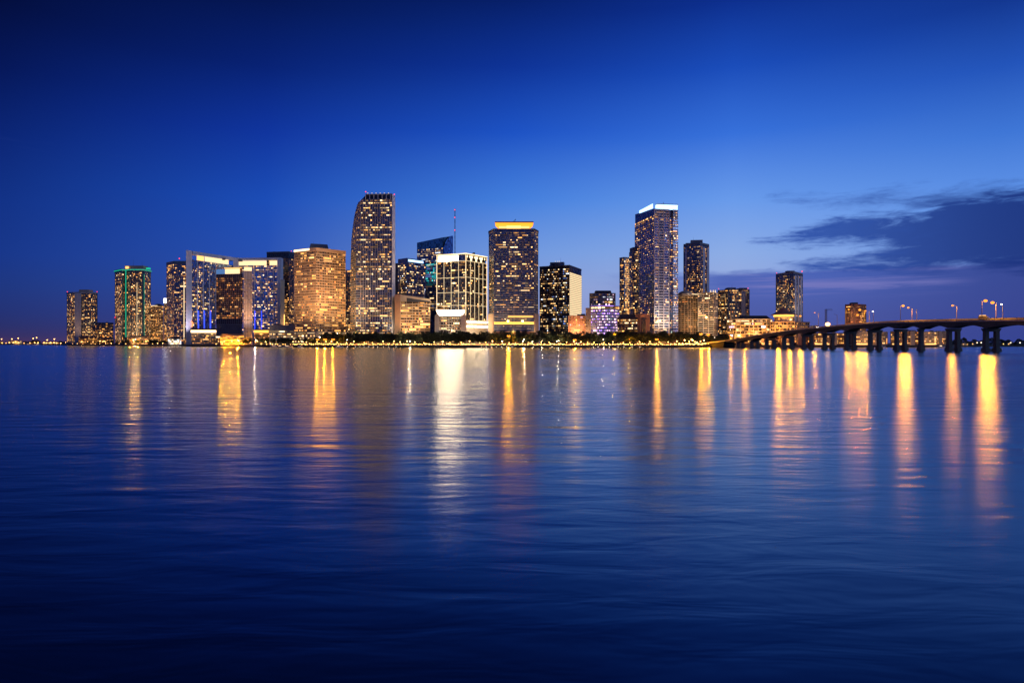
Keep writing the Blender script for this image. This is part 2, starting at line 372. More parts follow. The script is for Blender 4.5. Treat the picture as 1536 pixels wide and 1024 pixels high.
z = top_at(492.5, 1290); t.body(z, 'grey_concrete', 'wall'); t.boxat(286, 325, 1286, 8, z - 8, z - 3, 'lit_canopy', 'strip_cream'); t.boxat(285.5, 325, 1285, 10, z - 3, z, 'canopy_roof', 'brown_stone')
t.lights(0, LAND + 2, z - 9, 3.4, 3, .55, GOLD, 1.5); t.finish()
t = Tower('entrance_pavilion', 'low amber lit pavilion behind the trees just right of the pale hotel shaft', [(381, 1260), (404, 1260)], 20, cat='pavilion')
z = top_at(494, 1260); t.body(z, 'tan_stone', 'wall'); t.boxat(380.5, 402, 1257, 6, z - 6, z - 1.5, 'lit_canopy', 'strip_yellow'); t.boxat(380, 404, 1256, 8, z - 1.5, z + .5, 'canopy_roof', 'roof_dark'); t.lights(0, LAND + 2, z - 7, 3.4, 3, .6, GOLD, 1.5); t.finish()
# 7 brown glass hotel with a pale shaft
t = Tower('hotel_tower', 'dark brown glass hotel with bright cream crown band and a pale shaft on its right', [(324.5, 1262), (363.5, 1250)], 34)
z = top_at(411, 1255); zt = top_at(402, 1255)
t.body(z, 'glass_brown')
t.bands(top_at(486, 1255), z, 4.0, .8, .35, 'dark_cladding', edges=(0,), vert=4.2, vw=.7)
t.lights(0, top_at(478, 1255), z - 6, 4.0, 4.2, .5, RED, 1.15, .5, ww=.72, vgrad=.15)
t.bands(LAND + 16, top_at(486, 1255), 1.6, .6, .7, 'mid_cladding', 'louvre_screen', edges=(0,))
mb = MB(); mb.prism(offset_poly(t.poly, -.6), z, zt - 1); t.part(mb, 'crown', 'brown_stone')
for u0, u1, m in ((0, .33, 'strip_iceblue'), (.34, .9, 'panel_cream')):
    mb = MB(); mb.wallbox(t.edge_pt(0, u0), t.edge_pt(0, u1), z + .5, zt - 1.4, .4, .3); t.part(mb, 'lit_crown_panel', 'panel_blue' if u0 == 0 else m)
mb = MB(); mb.prism(offset_poly(t.poly, .8), zt - 1, zt + .8); t.part(mb, 'roof_slab', 'tan_stone')
t.strip([v3(t.edge_pt(0, .32, 1.1), zt), v3(t.edge_pt(0, .98, 1.1), zt)], .35, 'strip_amber')
mb = MB(); mb.wallbox(t.edge_pt(0, 0), t.edge_pt(0, 1), LAND + 13.4, LAND + 15.8, .5, 1.2); t.part(mb, 'light_strip', 'strip_cream')
t.lights(0, LAND + 1, LAND + 13, 4, 4, .8, GOLD, 1.4, .6)
a, b = gp(365.5, 1236), gp(378.5, 1240); poly2 = [a, b, b + b.normalized() * 30 - Vector((1, 0)), a + a.normalized() * 30 + Vector((1, 0))]
mb = MB(); mb.prism(poly2, LAND, zt - 7); t.part(mb, 'pale_shaft', 'pale_concrete')
mb = MB(); mb.prism(offset_poly(poly2, -.8), zt - 7, zt); t.part(mb, 'shaft_head', 'panel_cream')
mb = MB(); mb.prism(offset_poly(poly2, .4), zt, zt + 1.2); t.part(mb, 'shaft_cap', 'tan_stone')
for u in (.02, .3, .62, .97):
    mb = MB(); p = a.lerp(b, u); mb.wallbox(p, a.lerp(b, u + .035), LAND + .1, zt - 7.2, .2, .5); t.part(mb, 'shaft_rib', 'white_panel')
t.lights(0, LAND + 20, zt - 20, 7, 5, .35, [('win_dim', 1)], 1, .3, poly=poly2, ww=.5)
t.finish()
# 8 black tower and pale slab
t = Tower('office_tower', 'black slab tower with few lit windows standing behind the white framed building', [(400, 1520), (433, 1510), (441, 1530)], 40)
z = top_at(379, 1510); t.body(z, 'glass_black', top=None); t.bands(LAND, z - 16, 3.9, .5, .2, 'dark_cladding', edges=(0, 1))
mb = MB(); mb.prism(offset_poly(t.poly, .3), z, z + 3); t.part(mb, 'parapet', 'dark_cladding')
for e in (0, 1): t.lights(e, top_at(496, 1510), z - 12, 3.9, 3.4, .5, GOLD, 1.5, .5, rowmask=lambda h: 1.5 if h < .44 else (.1 if h < .9 else .3))
t.beacon(437, 1520, z + 4, .8); t.plant(z + 3, 3, 2); t.finish()
t = Tower('lift_tower', 'narrow pale slab tower lit amber from below between the black tower and the white pylon', [(420.5, 1404), (426.8, 1410)], 18)
z = top_at(420.5, 1404); t.body(z, 'cream_stone', 'wall'); mb = MB(); mb.prism(offset_poly(t.poly, .4), z, z + 2); t.part(mb, 'cap', 'pale_concrete'); t.strip([v3(t.edge_pt(0, .93, .7), LAND + 16), v3(t.edge_pt(0, .93, .7), LAND + 62)], .7, 'strip_amber'); t.finish()
# podium block
t = Tower('podium_building', 'low grey flat-roofed block with a ribbon of lit windows left of the tan tower', [(404, 1160), (456, 1150)], 40, cat='low building')
z = top_at(488, 1155); t.body(z, 'grey_concrete', 'wall'); t.bands(z - 7, z, 3.5, 1.2, .5, 'mid_cladding', edges=(0,)); t.lights(0, LAND + 3, z - 8, 4.5, 3.2, .8, OFFICE, 2, .5); t.plant(z, 5, 3)
t.boxat(447, 457, 1144, 20, LAND, z + 1, 'end_wall', 'tan_stone'); t.finish()
# 9 tan tower
t = Tower('office_tower', 'broad tan stone tower glowing amber on every floor with a boxy grey roof house', [(441.6, 1128), (474, 1100), (518, 1140)], poly=None, depth=46)
z = top_at(376, 1100)
t.body(z, 'glass_brown'); t.bands(LAND + 22, z, 4.2, 1.5, .6, 'tan_stone', vert=3.1, vw=.4, vout=.5)
for e in (0, 1): t.lights(e, LAND + 22, z, 4.2, 3.1, .66, GOLD, 2.1, .52, ww=.9, vgrad=.35)
mb = MB(); mb.prism(offset_poly(t.poly, .9), z, z + 5); t.part(mb, 'parapet', 'tan_stone')
mb = MB(); mb.wallbox(t.edge_pt(0, .0), t.edge_pt(0, .72), z + 1.5, z + 4.6, .2, 1.2); t.part(mb, 'light_strip', 'strip_cream')
a, b = gp(464.5, 1125), gp(492.5, 1138); pb = [a, b, b + Vector((-6, 22)), a + Vector((-6, 22))]
mb = MB(); mb.prism(pb, z + 5, z + 10); t.part(mb, 'roof_house_base', 'tan_stone'); mb = MB(); mb.prism(pb, z + 10, z + 15.5, offset_poly(pb, -1.5)); t.part(mb, 'roof_house', 'grey_concrete')
mb = MB(); mb.prism(offset_poly(t.poly, 2.5), LAND, LAND + 22); t.part(mb, 'podium', 'tan_stone')
for e in (0, 1): t.lights(e, LAND + 4, LAND + 22, 4.5, 3.5, .6, [('win_warm', 1), ('win_cream', 1)], 2, .6, proud=2.7)
for k in range(7):
    mb = MB(); p = t.edge_pt(1, .08 + k * .12, 4.2); mb.ball((p.x, p.y, LAND + 13 + (k % 3) * 3), 1.15); t.part(mb, 'flood_lamp', 'lamp_flood')
t.antenna(470, 1140, z + 15, z + 22, .2); t.antenna(480, 1140, z + 15, z + 20, .2); t.plant(z + 5, 6, 2.2); t.finish(); T9 = t
# 10 sliver
t = Tower('office_tower', 'dark narrow tower glimpsed between the tan tower and the tall curved tower', [(514, 1320), (531, 1320)], 30)
z = top_at(405.5, 1320); t.body(z, 'glass_navy'); t.bands(LAND, z, 4, .6, .3, 'dark_cladding', edges=(0,)); t.lights(0, LAND + 8, z, 4, 3, .22, CONDO, 1.2, rowmask=lambda h: 1.6 if h < .5 else .5); t.plant(z, 2); t.finish()
# 11 tall curved tower
t = Tower('office_tower', 'tallest central tower with a curved left flank and dark bays under its flat top', [(525.5, 1118), (534, 1092), (587.5, 1090), (592, 1108)], 46)
zt = top_at(291, 1091); z = top_at(299, 1091)
prof = [(418, 525.5), (390, 525.9), (357, 527), (340, 528.8), (323, 531), (312, 533.3), (302, 536), (298, 538)]
def plan(py):
    x = None
    for (y0, x0), (y1, x1) in zip(prof[:-1], prof[1:]):
        if y1 <= py <= y0: x = x0 + (x1 - x0) * (y0 - py) / (y0 - y1)
    x = x if x is not None else (525.5 if py > 418 else 538)
    s = x - 525.5; b = [gp(x, 1118), gp(534 + s * .9, 1092), gp(587.5, 1090), gp(592, 1108)]
    return b + [gp(591.4, 1142), gp(x + 4, 1150)]
rows = [518, 418, 390, 357, 340, 323, 312, 302, 299]
mb = MB()
for a, b in zip(rows[:-1], rows[1:]): mb.prism(plan(a), LAND if a == 518 else top_at(a, 1091), top_at(b, 1091), plan(b))
t.part(mb, 'glazing', 'glass_navy')
n = 56; mb = MB(); P = (z - LAND - 14) / n; fz = [LAND + 14 + k * P for k in range(n + 1)]
pyof = lambda q: HY - (q - CAMZ) / 1091 * F
for q in fz: mb.prism(offset_poly(plan(pyof(q)), .45), q - .5, q + .55)
t.part(mb, 'floor_band', 'mid_cladding')
mb = MB()
for k in range(14):
    a = gp(541 + k * 3.6, 1090); mb.wallbox(a, a + Vector((.4, 0)), LAND + 14, z, .2, .55)
t.part(mb, 'mullion', 'pale_concrete')
mb = MB(); mb.wallbox(gp(587.6, 1090.4), gp(592, 1108), LAND, zt, 3, 1.0); t.part(mb, 'pale_end_wall', 'white_panel')
k = 0
while k < n:                                             # lights follow the leaning flank floor by floor
    q = fz[k]; pl = plan(pyof(q + P / 2)); t.poly = pl
    dn = .5 * t.r.choice((.25, .6, 1, 1, 1.4)) * (1.9 if 36 <= k <= 39 else 1)
    t.lights(1, q, q + P, P, 2.9, dn, OFFICE, 1.7, .5, proud=.1)
    t.lights(0, q, q + P, P, 2.4, dn * (1.6 if k < 28 else .4), [('win_dim', 5), ('win_amber', 2)], 3 if k < 28 else 1.2, .5, proud=.1); k += 1
t.poly = plan(299)
tb = plan(299); ti = [p.copy() for p in tb]; ti[0] = gp(546, 1120); ti[1] = gp(549.5, 1093)
tm = [p.copy() for p in tb]; tm[0] = gp(542.5, 1119); tm[1] = gp(546.2, 1092.5)
mb = MB(); mb.prism(tb, z, z + (zt - z) * .5, tm); mb.prism(tm, z + (zt - z) * .5, zt - 1.2, ti); t.part(mb, 'dark_crown', 'glass_black'); mb = MB(); mb.prism(offset_poly(ti, .4), zt - 1.2, zt + .4); t.part(mb, 'roof_edge', 'grey_concrete')
for k in range(7):
    a = gp(548 + k * 6.2, 1089.6); mb = MB(); mb.wallbox(a, a + Vector((.8, 0)), z, zt - .5, .3, .4); t.part(mb, 'crown_fin', 'white_panel')
for k in range(6):
    mb = MB(); mb.wallbox(gp(551 + k * 6.2, 1088.9), gp(552.4 + k * 6.2, 1088.9), zt + .5, zt + 1.2, .2, .1); t.part(mb, 'light_strip', 'thin_cream')
mb = MB(); mb.prism(offset_poly(plan(500), 1.0), LAND, LAND + 13.5); t.part(mb, 'base', 'tan_stone'); t.poly = plan(500)
t.lights(1, LAND + 3, LAND + 14, 4.5, 3.5, .85, GOLD, 3, .6, proud=1.2)
t.beacon(548.5, 1093, zt + 3, .9); t.beacon(591.5, 1108, zt + 2, .9); t.finish(); T11 = t
# 12 dark block with a white light bar
t = Tower('office_tower', 'dark blue block with a white light bar along its roof edge', [(597, 1330), (610, 1310), (638, 1350)], 34)
z = top_at(387, 1312); t.body(z, 'glass_navy')
for e in (0, 1): t.lights(e, LAND + 40, z - 8, 4, 3.3, .22, COOL, 1.4, .5)
t.bands(LAND + 30, z - 4, 4, .6, .25, 'dark_cladding', edges=(0, 1))
mb = MB(); mb.wallbox(t.edge_pt(1, .08), t.edge_pt(1, .88), z - 6.5, z - 2.2, .2, .6); t.part(mb, 'light_bar', 'strip_iceblue'); t.plant(z, 3)
a, b = gp(591, 1345), gp(597.2, 1340); mb = MB(); mb.prism([a, b, b + Vector((0, 20)), a + Vector((0, 20))], LAND, top_at(395, 1345)); t.part(mb, 'side_wing', 'glass_black'); t.finish()
# 13 glass tower with swept roof
t = Tower('office_tower', 'dark teal glass tower with a roof sweeping up to a curved blue sail', [(625.5, 1430), (664, 1400), (679, 1425)], 40)
z0 = top_at(372, 1410); t.body(z0, 'glass_navy'); pl = t.poly
ztop = [top_at(364, 1430), top_at(356, 1400), top_at(354, 1425), top_at(354, 1425), top_at(364, 1430)]
mb = MB(); mb.prism(pl, z0, ztop); t.part(mb, 'swept_roof', 'glass_teal')
a, b = gp(665, 1399), gp(679, 1423); mb = MB()
for k in range(8):
    u0, u1 = k / 8, (k + 1) / 8; h = lambda u: top_at(354, 1425) - 26 * (1 - u) ** 2.2
    p, q = a.lerp(b, u0), a.lerp(b, u1); dd = (b - a).normalized(); nn = Vector((dd.y, -dd.x)) * 1.2
    mb.hexa([v3(p + nn, z0 - 150), v3(q + nn, z0 - 150), v3(q, z0 - 150), v3(p, z0 - 150)], [v3(p + nn, h(u0)), v3(q + nn, h(u1)), v3(q, h(u1)), v3(p, h(u0))])
t.part(mb, 'curved_sail', 'glass_blue')
t.bands(LAND + 60, z0 - 2, 4, .7, .3, 'dark_cladding', edges=(0,))
t.lights(0, LAND + 70, z0, 4, 3.6, .3, COOL, 1.8, .45, rowmask=lambda h: 1.5 if h > .75 else .9)
t.lights(0, top_at(428, 1410), top_at(392, 1410), 4, 4.5, .9, [('win_teal', 3), ('win_blue', 1)], 1.6, .6, colmask=lambda u, h: 1 if u > .3 else 0, proud=.12)
t.finish()
# 14 radio mast
mt = thing('radio_mast', 'slender red-lit radio mast rising behind the white outlined building', 'mast', (gp(682.3, 1380).x, 1380, LAND))
H = top_at(313, 1380) - LAND; mb = MB(); w0, w1 = 4.0, 1.0; nb = 26
cor = lambda k, s: (lambda w: Vector((math.cos(s * 2.094) * w, math.sin(s * 2.094) * w, H * k / nb)))(w0 + (w1 - w0) * min(1, k / nb * 1.4))
for k in range(nb):
    for s_ in range(3):
        mb.tube(cor(k, s_), cor(k + 1, s_), .28, .28, 5); mb.tube(cor(k, s_), cor(k + 1, (s_ + 1) % 3), .12, .12, 4)
mb.build('lattice', 'dark_steel', mt)
for py in (315, 326.5, 345.5):
    mb = MB(); mb.ball((0, -2.2, top_at(py, 1380) - LAND), 1.0); mb.build('beacon_light', 'beacon_red', mt)
# 15 white outlined building
t = Tower('office_tower', 'black glass building outlined in a grid of cream light lines with a glowing crown', [(655.5, 1103), (699, 1080), (730, 1125)], 42)
z = top_at(391, 1080); zt = top_at(380.5, 1080); zb = top_at(480, 1080)
t.body(z, 'glass_black'); t.bands(zb, z, 4, .35, .15, 'dark_cladding', edges=(0, 1))
mb = MB(); mb.prism(offset_poly(t.poly, 1.6), LAND, zb); t.part(mb, 'base', 'cream_stone')
hs = [z, top_at(415.5, 1080), top_at(438, 1080), top_at(457.5, 1080), zb]
for e, nbay in ((0, 4), (1, 5)):
    for k in range(nbay + 1):
        if e == 1 and k == 0: continue
        p = t.edge_pt(e, k / nbay, .5); mb = MB(); mb.tube(v3(p, zb), v3(p, zt if k in (0, nbay) else z), .36, .36, 6); t.part(mb, 'light_line', 'thin_cream' if (k % nbay) else 'strip_cream')
for h in hs:
    t.strip([v3(t.edge_pt(0, 0, .75), h), v3(t.edge_pt(0, 1, .75), h)], .34, 'thin_cream', 'light_line'); t.strip([v3(t.edge_pt(1, 0, .75), h), v3(t.edge_pt(1, 1, .75), h)], .32, 'thin_cream', 'light_line')
mb = MB(); mb.prism(offset_poly(t.poly, -2.2), z, zt - 1.5); t.part(mb, 'crown_core', 'cream_stone')
for e, u0, u1, m in ((0, .03, .72, 'crown_glow'), (1, .08, .95, 'strip_cream')):
    mb = MB(); mb.wallbox(t.edge_pt(e, u0), t.edge_pt(e, u1), z + 1.2, zt - 2, 1.6, -1.2); t.part(mb, 'lit_crown_panel', m)
mb = MB(); mb.wallbox(t.edge_pt(0, .74), t.edge_pt(0, .98), z + .8, zt - 1.5, .3, .1); t.part(mb, 'crown_glass', 'glass_grey')
for k in range(4):
    mb = MB(); a, b = t.edge_pt(1, .05 + k * .24, .1), t.edge_pt(1, .2 + k * .24, .1); m2 = a.lerp(b, .5); i = len(mb.v)
    mb.wallbox(a, b, z + .8, z + 5.5, .4, .1); mb.wallbox(a.lerp(b, .3), a.lerp(b, .7), z + 5.52, zt - 2, .4, .1); t.part(mb, 'crown_glass', 'glass_black')
mb = MB(); ring = offset_poly(t.poly, .9); mb.prism(ring, zt - 1.5, zt); t.part(mb, 'roof_edge', 'cream_stone')
t.strip([v3(ring[0], zt + .3), v3(ring[1], zt + .3), v3(ring[2], zt + .3)], .6, 'strip_cream', 'light_line')
for e in (0, 1): t.lights(e, zb, z, 4, 3.3, .22 if e == 0 else .12, OFFICE, 1.6, .5, rowmask=lambda h: 1.8 if h > .66 else .9)
for k, h in enumerate((top_at(482, 1080), top_at(489, 1080))):
    mb = MB(); mb.wallbox(t.edge_pt(1, 0), t.edge_pt(1, 1), h - 1.2, h + (.1 if k == 0 else .5), .2, 2.2); t.part(mb, 'base_light_strip', 'crown_glow')
mb = MB(); p = gp(704, 1110); mb.prism([p, p + Vector((9, 0)), p + Vector((9, 8)), p + Vector((0, 8))], zt, zt + 6, [p + Vector((6, 1)), p + Vector((9, 1)), p + Vector((9, 7)), p + Vector((6, 7))]); t.part(mb, 'roof_house', 'dark_cladding')
t.finish(); T15 = t
t = Tower('office_building', 'low pale block with a flared glowing trough crown in front of the white outlined building', [(652.5, 1050), (698.5, 1048)], 24, cat='low building')
z = top_at(473, 1049); t.body(z, 'glass_brown'); t.bands(LAND + 3, z - 2, 4.2, 1.3, .5, 'cream_stone', vert=4.4, vw=.9)
t.lights(0, LAND + 4, z - 2, 4.2, 4.4, .85, [('win_cream', 2), ('win_warm', 2), ('win_dim', 1)], 2, .6, colmask=lambda u, h: 0 if u < .16 or u > .84 else 1)
a, b = gp(657, 1049), gp(695, 1049); pb = [a, b, b + Vector((0, 14)), a + Vector((0, 14))]
mb = MB(); mb.prism(pb, z, top_at(465, 1049), offset_poly(pb, 1.6)); t.part(mb, 'lit_trough', 'crown_glow')
for q in (a, b):
    s_ = -1 if q is a else 1; mb = MB(); mb.hexa([(q.x - 1.5, q.y - .5, z), (q.x + 1.5, q.y - .5, z), (q.x + 1.5, q.y + 3, z), (q.x - 1.5, q.y + 3, z)], [(q.x + s_ * 3 - .8, q.y - .5, z + 11), (q.x + s_ * 3 + .8, q.y - .5, z + 11), (q.x + s_ * 3 + .8, q.y + 3, z + 11), (q.x + s_ * 3 - .8, q.y + 3, z + 11)]); t.part(mb, 'crown_horn', 'cream_stone')
for u0, u1 in ((0, .15), (.85, 1)):
    mb = MB(); mb.wallbox(t.edge_pt(0, u0), t.edge_pt(0, u1), LAND, z + .6, 6, 1.5); t.part(mb, 'corner_wall', 'cream_stone')
t.finish()
# 16 warm low building with a swept dark eave
t = Tower('office_building', 'low warm building with a tan end wall, ribbon windows and a sloping dark eave', [(592.5, 1078), (601, 1070), (645, 1082)], 34, cat='low building')
z = top_at(452, 1075); t.body(z, 'glass_brown'); pl = t.poly
t.bands(LAND + 6, z, 4.2, 1.5, .6, 'tan_stone', edges=(1,), vert=9, vw=.5)
t.lights(1, LAND + 6, z, 4.2, 3.0, .8, [('win_amber', 4), ('win_warm', 4), ('win_dim', 3)], 2.6, .55, ww=.95)
mb = MB(); mb.wallbox(pl[0], pl[1], LAND, z + 11, 3, .6); t.part(mb, 'end_wall', 'tan_stone')
mb = MB(); mb.prism(offset_poly(pl, .8), z, [z + 10, z + 10.5, z + 4, z + 4, z + 10]); t.part(mb, 'sloping_roof', 'warm_stone')
mb = MB(); a, b = t.edge_pt(1, .2, 1.0), t.edge_pt(1, 1, 1.0); mb.hexa([v3(a, z - 1), v3(b, z - 1), v3(b + Vector((0, .5)), z - 1), v3(a + Vector((0, .5)), z - 1)], [v3(a, z + 5.5), v3(b, z + .6), v3(b + Vector((0, .5)), z + .6), v3(a + Vector((0, .5)), z + 5.5)]); t.part(mb, 'dark_eave', 'roof_dark'); t.finish()
# 17 orange crowned tower
t = Tower('office_tower', 'broad dark tower with a flared glowing orange crown', [(733.5, 1110), (741, 1085), (801, 1085), (807, 1105)], 44)
z = top_at(344.5, 1085); t.body(z, 'glass_navy')
t.bands(LAND + 22, z, 3.8, 1.15, .5, 'mid_cladding', vert=30, vw=.9)
t.lights(1, LAND + 24, z - 3, 3.8, 3.2, .34, OFFICE, 1.8, .45, colmask=lambda u, h: 1.9 if .36 < u < .44 or .5 < u < .57 else .8)
t.lights(0, LAND + 10, z, 3.8, 3.2, .6, [('win_dim', 1), ('win_amber', .5)], 2, .5, rowmask=lambda h: 1.2 if h < .7 else .1); t.lights(2, LAND + 24, z, 3.8, 3.2, .2, OFFICE, 1.5, .5)
mb = MB(); a, b = gp(745.5, 1092), gp(797, 1092); pb = [a, b, b + Vector((0, 26)), a + Vector((0, 26))]
zt = top_at(331.5, 1085); mb.prism(offset_poly(pb, -3), z, zt - 3.5); t.part(mb, 'crown_core', 'band_amber')
mb = MB(); mb.prism(offset_poly(pb, -1), zt - 6.5, zt - 2, offset_poly(pb, 3)); t.part(mb, 'flared_crown', 'strip_orange'); mb = MB(); mb.prism(offset_poly(pb, 3.4), zt - 2, zt); t.part(mb, 'crown_cap', 'tan_stone')
mb = MB(); mb.wallbox(gp(760, 1092), gp(781, 1092), z + .3, zt - 7, .4, 3.5); t.part(mb, 'lit_crown_panel', 'strip_amber')
mb = MB(); mb.prism(offset_poly(t.poly, 1.2), z, z + 1.6); t.part(mb, 'parapet', 'dark_cladding')
mb = MB(); p = gp(769, 1096); mb.tube((p.x, p.y, zt), (p.x + 5, p.y, zt + 5), .3, .3, 5); mb.tube((p.x + 3, p.y, zt), (p.x + 5, p.y, zt + 5), .3, .3, 5); t.part(mb, 'roof_crane', 'dark_steel')
mb = MB(); mb.prism(offset_poly(t.poly, .5), LAND, LAND + 22); t.part(mb, 'base', 'brown_stone')
h = top_at(484.5, 1085); mb = MB(); mb.wallbox(t.edge_pt(1, 0), t.edge_pt(1, 1), h - 2, h + 2, .2, 1.6); t.part(mb, 'base_light_strip', 'strip_yellow')
mb = MB(); mb.wallbox(t.edge_pt(1, .35), t.edge_pt(1, .98), top_at(476, 1085), top_at(473.5, 1085), .2, 1.0); t.part(mb, 'light_strip', 'win_amber')
for px in (762, 784):
    mb = MB(); p = gp(px, 1081); mb.ball((p.x, p.y, h + 3), 1.5); t.part(mb, 'flood_lamp', 'flood_orange')
for e in (0, 2):
    mb = MB(); mb.wallbox(t.edge_pt(e, 0), t.edge_pt(e, 1), LAND, top_at(470, 1085), .4, 1.5); t.part(mb, 'end_wall', 'tan_stone')
t.lights(1, LAND + 2, LAND + 20, 4.4, 3.6, .4, GOLD, 2, .5, proud=.7); t.finish(); T17 = t
# 18 dark tower with a lit striped flank
t = Tower('office_tower', 'black glass tower whose right flank is lit in warm horizontal stripes', [(809.5, 1215), (854, 1190), (872, 1260)], 36)
z = top_at(399, 1190); t.body(z, 'glass_black'); zr = top_at(408, 1190)
t.bands(LAND + 10, z - 4, 4, .5, .2, 'dark_cladding', edges=(0,), vert=6, vw=.5)
t.lights(0, LAND + 8, z - 3, 4, 3.2, .33, COOL, 1.2, .5, ww=.75, colmask=lambda u, h: 1.6 if (.05 < u < .14 or .45 < u < .6 or .78 < u < .95) else .75)
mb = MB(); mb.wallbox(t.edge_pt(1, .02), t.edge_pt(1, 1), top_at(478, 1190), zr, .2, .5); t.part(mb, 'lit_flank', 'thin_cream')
t.bands(top_at(478, 1190), zr, 3.2, .9, 1.0, 'warm_stone', 'flank_band', edges=(1,))
mb = MB(); mb.prism(offset_poly(t.poly, .5), z, z + 2); t.part(mb, 'parapet', 'dark_cladding')
a, b = gp(825, 1212), gp(846, 1205); pb = [a, b, b + Vector((3, 16)), a + Vector((3, 16))]; mb = MB(); mb.prism(pb, z + 2, z + 9); t.part(mb, 'penthouse', 'glass_grey')
for px in (833, 836.5, 839): mb = MB(); p = gp(px, 1204); mb.ball((p.x, p.y, z + 9.6), .6); t.part(mb, 'roof_lamp', 'thin_cream')
t.plant(z + 2, 5, 3); t.antenna(841, 1206, z + 9, z + 17, .2); t.finish()
# 19 brick block and amber pier
t = Tower('brick_building', 'low reddish brick block with lit ground floor right of the striped tower', [(852.5, 1140), (879, 1140)], 26, cat='low building')
z = top_at(474, 1140); t.body(z, 'brick', 'wall'); t.bands(LAND + 8, z, 4.2, 1.4, .4, 'brick', vert=5, vw=.8); t.lights(0, LAND + 2, z, 4.2, 3.4, .42, [('win_pink', 2), ('win_amber', 2), ('win_dim', 3)], 1.6, .5); t.plant(z, 2, 4)
for px in (854, 860.5, 866, 873): mb = MB(); p = gp(px, 1137); mb.ball((p.x, p.y, LAND + 8), .9); t.part(mb, 'flood_lamp', 'lamp_low')
t.finish()
t = Tower('stair_tower', 'plain amber lit stair tower between the brick block and the violet lit building', [(878.6, 1120), (886.3, 1120)], 16)
z = top_at(463, 1120); t.body(z, 'tan_stone', 'wall'); mb = MB(); mb.prism(offset_poly(t.poly, .4), z, z + 1.5); t.part(mb, 'cap', 'warm_stone'); t.lights(0, LAND + 4, z - 2, 5, 4, .3, [('win_dim', 1)], 1, .4); t.finish()
# 20 violet lit building and the stacked block above
pts = [(886.5, 1122), (896, 1112), (908, 1109), (920, 1112), (929, 1124)]
t = Tower('round_building', 'round fronted building washed in violet and white light in a window grid', pts, 26, cat='building')
z = top_at(459, 1110); t.body(z, 'glass_black'); t.bands(LAND + 8, z - 5, 4.6, 1.5, .5, 'white_panel', vert=5.2, vw=.9)
for e in range(4):
    t.lights(e, LAND + 8, z - 5, 4.6, 2.6, 1.0, [('win_violet', 4), ('win_pink', 4), ('win_white', 1)], 1.0, .42, ww=.72, even=True)
    t.lights(e, z - 5, z, 5, 6, 1.0, [('win_cream', 2), ('win_amber', 2)], 1, .6, even=True)
t.strip([v3(p, z + .4) for p in offset_poly(t.poly, .4)[:5]], .6, 'win_violet', 'light_line'); t.finish()
t = Tower('office_building', 'stepped dark office block rising behind the violet lit round building', [(884.5, 1200), (902, 1190), (923, 1196)], 26, cat='building')
z = top_at(440, 1195); t.body(z, 'glass_grey'); t.bands(LAND + 60, z, 4.2, 1.3, .5, 'mid_cladding', vert=6, vw=.7)
for e in (0, 1): t.lights(e, LAND + 60, z, 4.2, 3.4, .36, [('win_pink', 2), ('win_white', 1), ('win_warm', 2), ('win_dim', 2)], 1.6, .5)
a, b = gp(892, 1206), gp(918, 1206); pb = [a, b, b + Vector((0, 14)), a + Vector((0, 14))]; mb = MB(); mb.prism(pb, z, z + 6, offset_poly(pb, -2)); t.part(mb, 'roof_house', 'roof_dark'); t.finish()
# 21 / 22 slim pair
t = Tower('apartment_tower', 'slim tower with a bright amber stair strip, left of the round fronted dark tower', [(929.5, 1320), (936, 1310), (946, 1316)], 26)
z = top_at(388, 1312); t.body(z, 'glass_navy'); t.bands(LAND + 30, z, 3.6, .8, .4, 'mid_cladding', vert=5); 
for e in (0, 1): t.lights(e, LAND + 30, z, 3.6, 3, .28, CONDO, 1.2)
t.lights(1, LAND + 30, z - 2, 3.6, 4, 1.0, [('win_amber', 1), ('win_warm', 1)], 1, .62, ww=.9, colmask=lambda u, h: 3 if .25 < u < .75 else 0, proud=.2)
mb = MB(); mb.prism(offset_poly(t.poly, .5), z, z + 3); t.part(mb, 'parapet', 'pale_concrete'); t.finish()
pts = [(944, 1222), (949, 1206), (958, 1198), (968, 1198), (977, 1210)]
t = Tower('apartment_tower', 'round fronted dark tower with a red roof edge right beside the blue crowned tower', pts, 24)
z = top_at(377, 1205); t.body(z, 'glass_navy'); t.bands(LAND + 20, z, 3.6, 1.0, .5, 'mid_cladding', vert=9, vw=.8)
for e in range(4): t.lights(e, LAND + 24, z, 3.6, 2.8, .3 if e < 3 else .5, CONDO, 1.3)
mb = MB(); mb.prism(offset_poly(t.poly, -.6), z, z + 7.5); t.part(mb, 'roof_drum', 'dark_cladding'); t.strip([v3(p, z + 7.8) for p in offset_poly(t.poly, -.5)[2:5]], .35, 'win_orange', 'light_line'); t.finish()
# 23 blue crowned tower
t = Tower('office_tower', 'tallest tower right of centre with an ice blue lit crown', [(952.5, 1212), (981, 1130), (1004, 1136), (1005.2, 1139), (1008.3, 1140), (1009.5, 1137), (1017, 1140)], 40)
z = top_at(322, 1211); zs = top_at(313, 1130); zt = top_at(303.5, 1130)
t.body(zs - 14, 'glass_blue')
tp = offset_poly(t.poly, -.3)
mb = MB(); mb.prism(tp, zs - 14, [zs + 6] + [zs + .2] + [zs] * 5 + [zs, zs + 6]); t.part(mb, 'shoulder', 'glass_grey')
t.bands(LAND + 20, zs - 14, 3.8, 1.2, .5, 'mid_cladding', edges=(0,), vert=8, vw=.7); t.bands(LAND + 20, zs - 2, 4.4, 1.5, .9, 'white_panel', 'balcony_band', edges=(1, 5)); t.bands(LAND + 20, zs - 4, 3.8, .8, .2, 'dark_cladding', 'recess_band', edges=(3,))
t.lights(0, LAND + 20, zs - 10, 3.8, 3.2, .26, CONDO, 1.2, .5)
